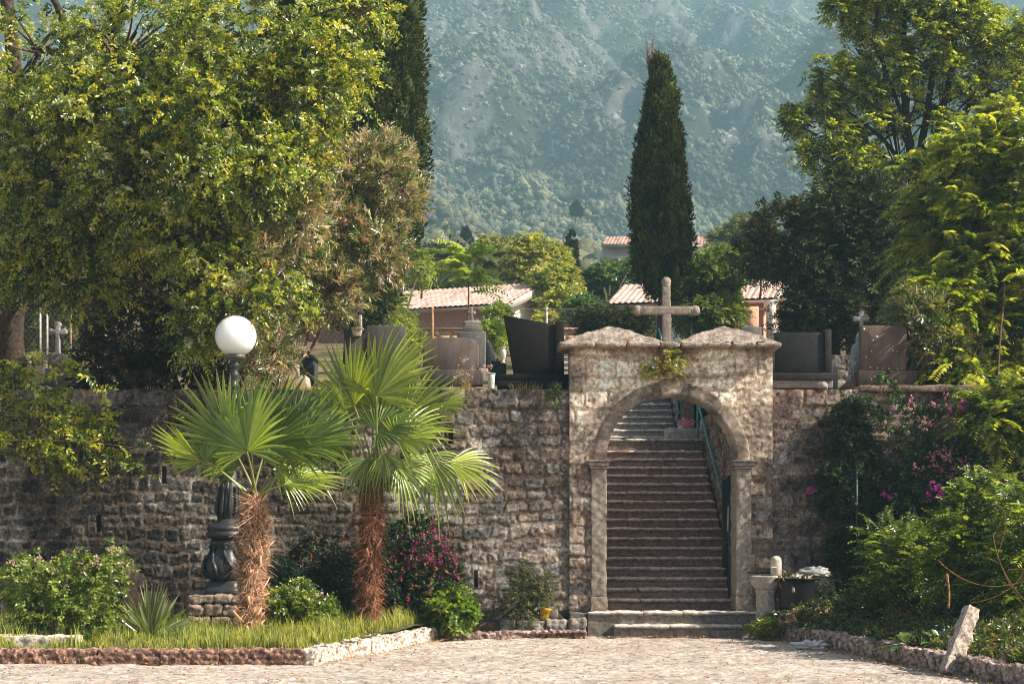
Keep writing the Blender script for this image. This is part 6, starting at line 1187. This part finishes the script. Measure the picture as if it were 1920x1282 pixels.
rs2 = np.random.RandomState(96); P, O = in_blobs(vb, 3000, rs2, .3); sprigs(gl, P, O + rs2.normal(size=P.shape) * .5, rs2, .16, 10, .06, .62, DC, .35, .9, .3, True, .4)
g.build("vine_stem", m_bark, vt, smooth=True); gl.build("foliage", m_dark, vt)
fl = [pb(1775, 862, 26.3, 34, 16, .08), pb(1790, 885, 26.3, 20, 14, .08), pb(1830, 885, 26.3, 16, 12, .08), pb(1720, 880, 26.3, 14, 14, .08), pb(1700, 765, 26.5, 20, 10, .05), pb(1780, 755, 26.5, 26, 12, .05), pb(1735, 800, 26.5, 14, 10, .05), pb(1815, 900, 26.3, 30, 20, .08)]
flowers(vt, fl, 105, 97, [(.55, .24, .26), (.60, .30, .32), (.50, .20, .28)], .035, 4, .03)
flowers(vt, [pb(1753, 921, 26.2, 13, 10, .06), pb(1884, 903, 26.2, 14, 8, .05), pb(1905, 900, 26.2, 8, 5, .05), pb(1890, 888, 26.2, 6, 5, .05), pb(1668, 924, 26.5, 8, 5, .04), pb(1525, 917, 26.95, 10, 5, .04), pb(1795, 765, 26.5, 10, 6, .04)], 62, 98, [(.55, .07, .36), (.65, .12, .45)], .035, 5, .02, name="magenta_blossom")
tag(G().add(*tube([W(1607, 1060, 26.6), W(1606, 880, 26.6)], .018, 6), c=(.02, .06, .04)).build("drain_pipe", m_paint, smooth=True), "thin dark green pipe standing upright in the creeper", "pipe")

# bank shrubs with compound leaves
RC = [(.10, .15, .03), (.15, .20, .04), (.07, .11, .025), (.20, .23, .05), (.05, .08, .02)]
def rshrub(px, py, Y_, blobs, label, seed, n, cols=RC, leaf=.075, L=.34, K=16, **kw):
    b = W(px, py, Y_); b[2] = float(bankz(np.array([b[0]]), np.array([Y_]))[0]) - .02; return plant("robinia_shrub", b, label, "shrub", m_leaf, blobs, n, seed, L=L, K=K, leaf=leaf, wid=.42, cols=cols, stems=24, stemr=.008, shell=.25, spread=1.1, jit=.15, flat=.75, stemcol=(.2, .11, .06), dirb=(-.1, 0, .5), **kw)
rshrub(1700, 1120, 24.6, [pb(1690, 1040, 24.6, 50, 50, .4), pb(1740, 1060, 24.5, 50, 60, .4), pb(1660, 1010, 24.7, 26, 26, .25), pb(1700, 1090, 24.4, 70, 34, .4)], "light green robinia shrub with small oval leaflets, leftmost on the bank", 101, 520)
rshrub(1830, 1120, 23.2, [pb(1820, 1000, 23.2, 60, 60, .5), pb(1880, 1020, 23, 60, 70, .5), pb(1800, 1070, 23.2, 60, 50, .4), pb(1830, 940, 23.2, 40, 36, .3), pb(1880, 1090, 22.8, 70, 40, .4), pb(1850, 910, 23.2, 24, 20, .2)], "tall bushy robinia shrub filling the bank beneath the magenta flowers", 102, 1150)
rshrub(1960, 1100, 21.8, [pb(1930, 1060, 21.8, 60, 90, .5), pb(1940, 960, 21.8, 50, 60, .4), pb(1920, 1130, 21.6, 40, 30, .3)], "robinia shrub cut off by the right edge of the bank", 103, 600)
plant("bank_bush", (WX(1560, 25.6), 25.6, .4), "low tangle of green leaves behind the kerb in front of the black tub", "bush", m_leaf, [pb(1560, 1150, 25.4, 55, 22, .5), pb(1630, 1140, 25.0, 50, 30, .5), pb(1500, 1165, 25.6, 44, 16, .4), pb(1590, 1175, 24.4, 60, 16, .4), pb(1650, 1110, 25.4, 30, 22, .3)], 1000, 104, L=.16, K=9, leaf=.05, wid=.5, cols=[(.05, .08, .02), (.09, .12, .03), (.035, .055, .016), (.14, .13, .04)], stems=16)
plant("lime_shrub", (WX(1430, 26.2), 26.1, .12), "small lime-green leafy plant right of the gateway steps", "shrub", m_leaf, [pb(1435, 1172, 26.0, 20, 14, .2), pb(1450, 1160, 26.0, 9, 12, .1), pb(1415, 1182, 26, 14, 8, .15)], 170, 105, L=.11, K=8, leaf=.045, wid=.6, cols=[(.20, .24, .05), (.28, .30, .08), (.12, .17, .03)], stems=10, stemr=.004)
plant("dark_ivy", (WX(1500, 26.8), 26.8, .3), "dark ivy behind the black tub at the foot of the right wall", "ivy", m_dark, [pb(1560, 1100, 26.6, 30, 20, .2), pb(1640, 1080, 26.6, 40, 40, .2), pb(1540, 1120, 26.4, 24, 14, .2)], 600, 106, L=.12, K=9, leaf=.045, wid=.6, cols=[(.03, .05, .02), (.05, .075, .03)], stems=8)
# broad-leaved plants near the kerb
def broad(px, py, Y_, n, L_, label, seed, cols=((.07, .13, .035), (.11, .17, .04), (.05, .10, .045)), up=.8):
    b = W(px, py, Y_); b[2] = float(bankz(np.array([b[0]]), np.array([Y_]))[0]); t = thing("broadleaf_plant", b, label, "plant"); rs = np.random.RandomState(seed); g = G()
    for i in range(n):
        th = rs.rand() * 6.28; el = rs.uniform(.2, 1.2) * up; d = np.array([math.cos(th) * math.cos(el), math.sin(th) * math.cos(el), math.sin(el)]); K = 9; tt = np.linspace(0, 1, K); l = L_ * rs.uniform(.7, 1.2); P = b + d[None] * (tt * l)[:, None] + np.array([0, 0, -1.]) * (tt ** 2 * .35 * l)[:, None]; s = nrm(np.cross(d, [0, 0, 1.])); n_ = np.cross(s, d)
        w_ = l * .17 * np.interp(tt, [0, .25, .5, .8, 1], [.08, .12, .9, .75, .03]); V = np.stack([P - s * w_[:, None] + n_ * w_[:, None] * .35, P, P + s * w_[:, None] + n_ * w_[:, None] * .35], 1).reshape(-1, 3); g.add(V, grid_faces(3, K), np.array(cols[rs.randint(len(cols))]) * rs.uniform(.8, 1.3))
    g.build("leaves", m_gloss, t, smooth=True); return t
broad(1700, 1190, 21.3, 11, .42, "broad glossy-leaved plant behind the kerb, left of the leaning slab", 111)
broad(1760, 1170, 20.9, 14, .34, "pale-tipped leafy plant close behind the leaning slab", 112, ((.10, .17, .06), (.15, .20, .06), (.07, .12, .05)), 1.1)
broad(1885, 1190, 19.6, 14, .34, "leafy plant on the bank to the right of the leaning slab", 113, ((.08, .14, .03), (.12, .17, .04)))
broad(1650, 1205, 22.0, 7, .34, "small glossy plant arching over the kerb beside its dark single leaf", 114, ((.04, .09, .04), (.06, .11, .04)), .6)
# dead bramble canes
bc = thing("bramble_canes", W(1800, 1170, 21.2), "long bare orange-brown canes arching over the bank at the right", "canes"); g = G()
for pts in ([(1757, 1048), (1830, 1125), (1930, 1085)], [(1862, 945), (1905, 950), (1870, 1040)], [(1870, 1040), (1885, 1090), (1935, 1140)], [(1890, 1068), (1920, 1062), (1950, 1075)], [(1850, 1045), (1870, 1052), (1880, 1062)], [(1925, 1060), (1900, 1120), (1820, 1130)], [(1862, 1000), (1868, 1060), (1910, 1120)]):
    pt = bez(*[W(*q_, 20.9) for q_ in pts], n=22); g.add(*tube(pt, np.linspace(.006, .004, 22), 6, False), c=(.26, .13, .055))
g.add(*tube(bez(W(1775, 1075, 20.9), W(1782, 1110, 20.9), W(1778, 1140, 20.9), 10), .012 + .008 * np.random.RandomState(1).rand(10), 6), c=(.34, .18, .09)); g.build("cane", m_bark, bc, smooth=True)

# ------------------------------------------------------------------ fountain, tub, bag, leaning slab
FC = (.42, .37, .31); Yf_ = 26.3; fx = WX(1434, Yf_)
ft_ = thing("drinking_fountain", (fx, Yf_, .1), "rough stone drinking fountain with round basin right of the gateway", "fountain")
g = G(); zz0, zz1 = .05, WZ(1104, Yf_); q, f = lathe([(.175, zz0), (.165, zz0 + .2), (.150, zz1 - .06), (.165, zz1 - .05), (.165, zz1)], fx + .02, Yf_, 8, 0, 0); q = q; g.add(q, f, np.array(FC) * .92); g.build("pedestal", m_grey, ft_, bevel=.01)
zb1 = WZ(1079, Yf_); bx = fx + .02
G().add(*lathe([(.15, zz1), (.17, zz1 + .01), (.215, zz1 + .06), (.235, zz1 + .12), (.235, zb1 - .03), (.245, zb1 - .015), (.24, zb1), (.20, zb1), (.16, zb1 - .05), (.05, zb1 - .07)], bx, Yf_, 36), c=FC).build("basin", m_grey, ft_, smooth=True)
px_ = WX(1455, Yf_ + .22); zt1 = WZ(1042, Yf_ + .2); G().add(*lathe([(.085, .6), (.085, zt1 - .09), (.08, zt1 - .045), (.062, zt1 - .015), (.03, zt1), (.004, zt1 + .003)], px_, Yf_ + .22, 24), c=np.array(FC) * 1.15).build("tap_pillar", m_grey, ft_, smooth=True)
zt2 = zt1 - .17; tp = G().add(*tube([(px_, Yf_ + .15, zt2), (px_ - .07, Yf_ + .06, zt2), (px_ - .10, Yf_ + .03, zt2 + .0), (px_ - .10, Yf_ + .03, zt2 - .04)], .012, 8), c=(.35, .30, .25)).build("tap", m_paint, ft_, smooth=True)
G().add(*tube([(px_ - .07, Yf_ + .06, zt2), (px_ - .07, Yf_ + .06, zt2 + .06)], .007, 6), c=(.35, .30, .25)).add(*tube([(px_ - .09, Yf_ + .06, zt2 + .06), (px_ - .05, Yf_ + .06, zt2 + .06)], .008, 6), c=(.35, .30, .25)).build("tap_handle", m_paint, tp, smooth=True)
G().add(*tube([(WX(1405, 26.4), 26.6, WZ(1073, 26.5)), (WX(1450, 26.4), 26.6, WZ(1073, 26.5))], .016, 8), c=(.03, .035, .03)).build("pipe", m_paint, ft_, smooth=True)
# black tub
Yt_ = 26.1; tx = WX(1494, Yt_); tb0, tb1 = WZ(1136, Yt_), WZ(1083, Yt_)
tt_ = thing("black_tub", (tx, Yt_, tb0), "round black plastic tub heaped with rubbish between the fountain and the ivy", "tub")
G().add(*lathe([(.25, tb0 - .05), (.262, tb0), (.275, tb1 - .1), (.285, tb1 - .02), (.31, tb1 - .02), (.315, tb1), (.29, tb1 + .004), (.275, tb1 - .02), (.262, tb1 - .08), (.02, tb1 - .09)], tx, Yt_, 40), c=(.008, .0075, .008)).build("body", m_plast, tt_, smooth=True)
for s in (-1, 1): G().add(*tube(bez((tx + s * .30, Yt_ - .06, tb1 - .02), (tx + s * .40, Yt_, tb1 - .05), (tx + s * .30, Yt_ + .06, tb1 - .02), 8), .014, 6), c=(.008, .0075, .008)).build("handle", m_plast, tt_, smooth=True)
G().add(*box(tx - .115, tx - .07, Yt_ - .262, Yt_ - .25, tb0 + .22, tb0 + .30), c=(.5, .36, .30)).build("sticker", m_plast, tt_)
# rubbish in the tub
t = thing("plant_waste", (tx - .1, Yt_, tb1 - .06), "heap of dry leaves and faded flowers in the black tub", "garden waste"); g = G(); rs = np.random.RandomState(4)
P = np.stack([tx + rs.uniform(-.30, .22, 160), Yt_ + rs.uniform(-.2, .2, 160), tb1 - .07 + abs(rs.normal(size=160)) * .05], 1); leaves(g, P, rs.normal(size=P.shape) + [0, 0, .3], rs.normal(size=P.shape), np.full(160, .10), np.full(160, .035), np.array([(.42, .24, .13), (.30, .20, .10), (.55, .22, .04), (.2, .22, .08), (.6, .5, .42)])[rs.randint(0, 5, 160)]); g.build("leaves", m_litter, t)
def crumple(name, label, cat, c0, sz, col, seed, mt=m_film, amp=.5):
    rs = np.random.RandomState(seed); nz, na = 22, 34; th = np.linspace(0, 2 * math.pi, na); ph = np.linspace(.02, math.pi - .02, nz); A, Pp = np.meshgrid(th, ph); P = np.stack([np.sin(Pp) * np.cos(A), np.sin(Pp) * np.sin(A), np.cos(Pp)], -1).reshape(-1, 3); r = 1 + amp * (abs(noise3(P, .5, seed)) - .4) + amp * .5 * abs(noise3(P, .22, seed + 1)); P = P * r[:, None] * np.array(sz) + np.array(c0)
    P[:, 2] = np.maximum(P[:, 2], c0[2] - sz[2] * .8); return tag(G().add(P, grid_faces(na, nz)[:, ::-1], col).build(name, mt), label, cat)
crumple("plastic_bag", "clear crumpled plastic sheet piled on the right of the black tub", "plastic bag", (tx + .27, Yt_ + .05, tb1 + .07), (.19, .12, .075), (.42, .43, .42), 3, amp=.6)
crumple("white_cup", "white crumpled wrapper on top of the rubbish in the tub", "wrapper", (tx - .03, Yt_ - .1, tb1 + .02), (.065, .05, .035), (.72, .70, .66), 5)
crumple("white_bag", "crumpled white plastic bag lying on the paving by the right kerb", "plastic bag", (WX(1522, 23.6), 23.6, .05), (.16, .09, .055), (.80, .78, .74), 7, amp=.8)
# rubble by the tub
t = thing("rubble_stones", (WX(1500, 25.7), 25.7, .1), "few broken reddish stones stacked at the foot of the black tub", "stones")
for k, (a_, b_, z_, w_, h_) in enumerate(((1462, 25.7, 1150, 50, 12), (1485, 25.8, 1140, 34, 12), (1520, 25.9, 1136, 30, 14))):
    q = W(a_, z_, b_); p, f = rbox(q[0], q[0] + M(w_, b_), b_ - .12, b_ + .14, q[2] - M(h_, b_) - .1, q[2], .03, .02, .012, .1, 20 + k); G().add(p, f, (.42, .27, .20)).build("stone", m_kerb, t, smooth=True)
q = W(1545, 1085, 26.6); p, f = rbox(q[0] - .16, q[0] + .16, 26.5, 26.8, .2, q[2], .03, .08, .02, .15, 31); tag(G().add(p, f, (.25, .21, .18)).build("boulder", m_kerb, smooth=True), "grey boulder against the wall behind the black tub", "boulder")
# leaning slab
s0 = np.array([WX(1782, 19.3), 19.35, 0.0]); s1 = W(1822, 1138, 19.75); ax = nrm(s1 - s0); L_ = np.linalg.norm(s1 - s0)
sx = nrm(np.cross(ax, [0.25, -1, 0.1])); sy = np.cross(ax, sx); p, f = rbox(-.115, .115, -.075, .075, -L_ / 2, L_ / 2, .025, .018, .014, .16, 77); p[:, 0] *= 1 - .35 * (p[:, 2] / L_ + .5)
p = p @ np.stack([sx, sy, ax]) + (s0 + s1) / 2; tag(G().add(p, f, (.38, .31, .26)).build("leaning_slab", m_kerb, smooth=True), "rough pale stone slab leaning on the right kerb", "stone slab")
q = W(1758, 1262, 19); 
p, f = rbox(WX(1862, 18.6), WX(1885, 18.6), 18.45, 18.65, -.02, .075, .02, .045, .012, .08, 9); tag(G().add(p, f, (.38, .28, .2)).build("small_stone", m_kerb, smooth=True), "fist-sized tan stone on the paving at the lower right corner", "stone")

# ------------------------------------------------------------------ haze
v, f = box(-620, 620, -40, 1350, -1.5, 560)
hz = G().add(v, f).build("haze", m_soil); hz["kind"] = "stuff"
m = bpy.data.materials.new("haze_air"); m.use_nodes = True; n = m.node_tree; n.nodes.remove(n.nodes["Principled BSDF"]); pv = n.nodes.new("ShaderNodeVolumePrincipled")
pv.inputs["Color"].default_value = (.50, .84, 1.0, 1); pv.inputs["Density"].default_value = .0007; pv.inputs["Anisotropy"].default_value = .1; n.links.new(pv.outputs[0], n.nodes["Material Output"].inputs["Volume"])
hz.data.materials.clear(); hz.data.materials.append(m)
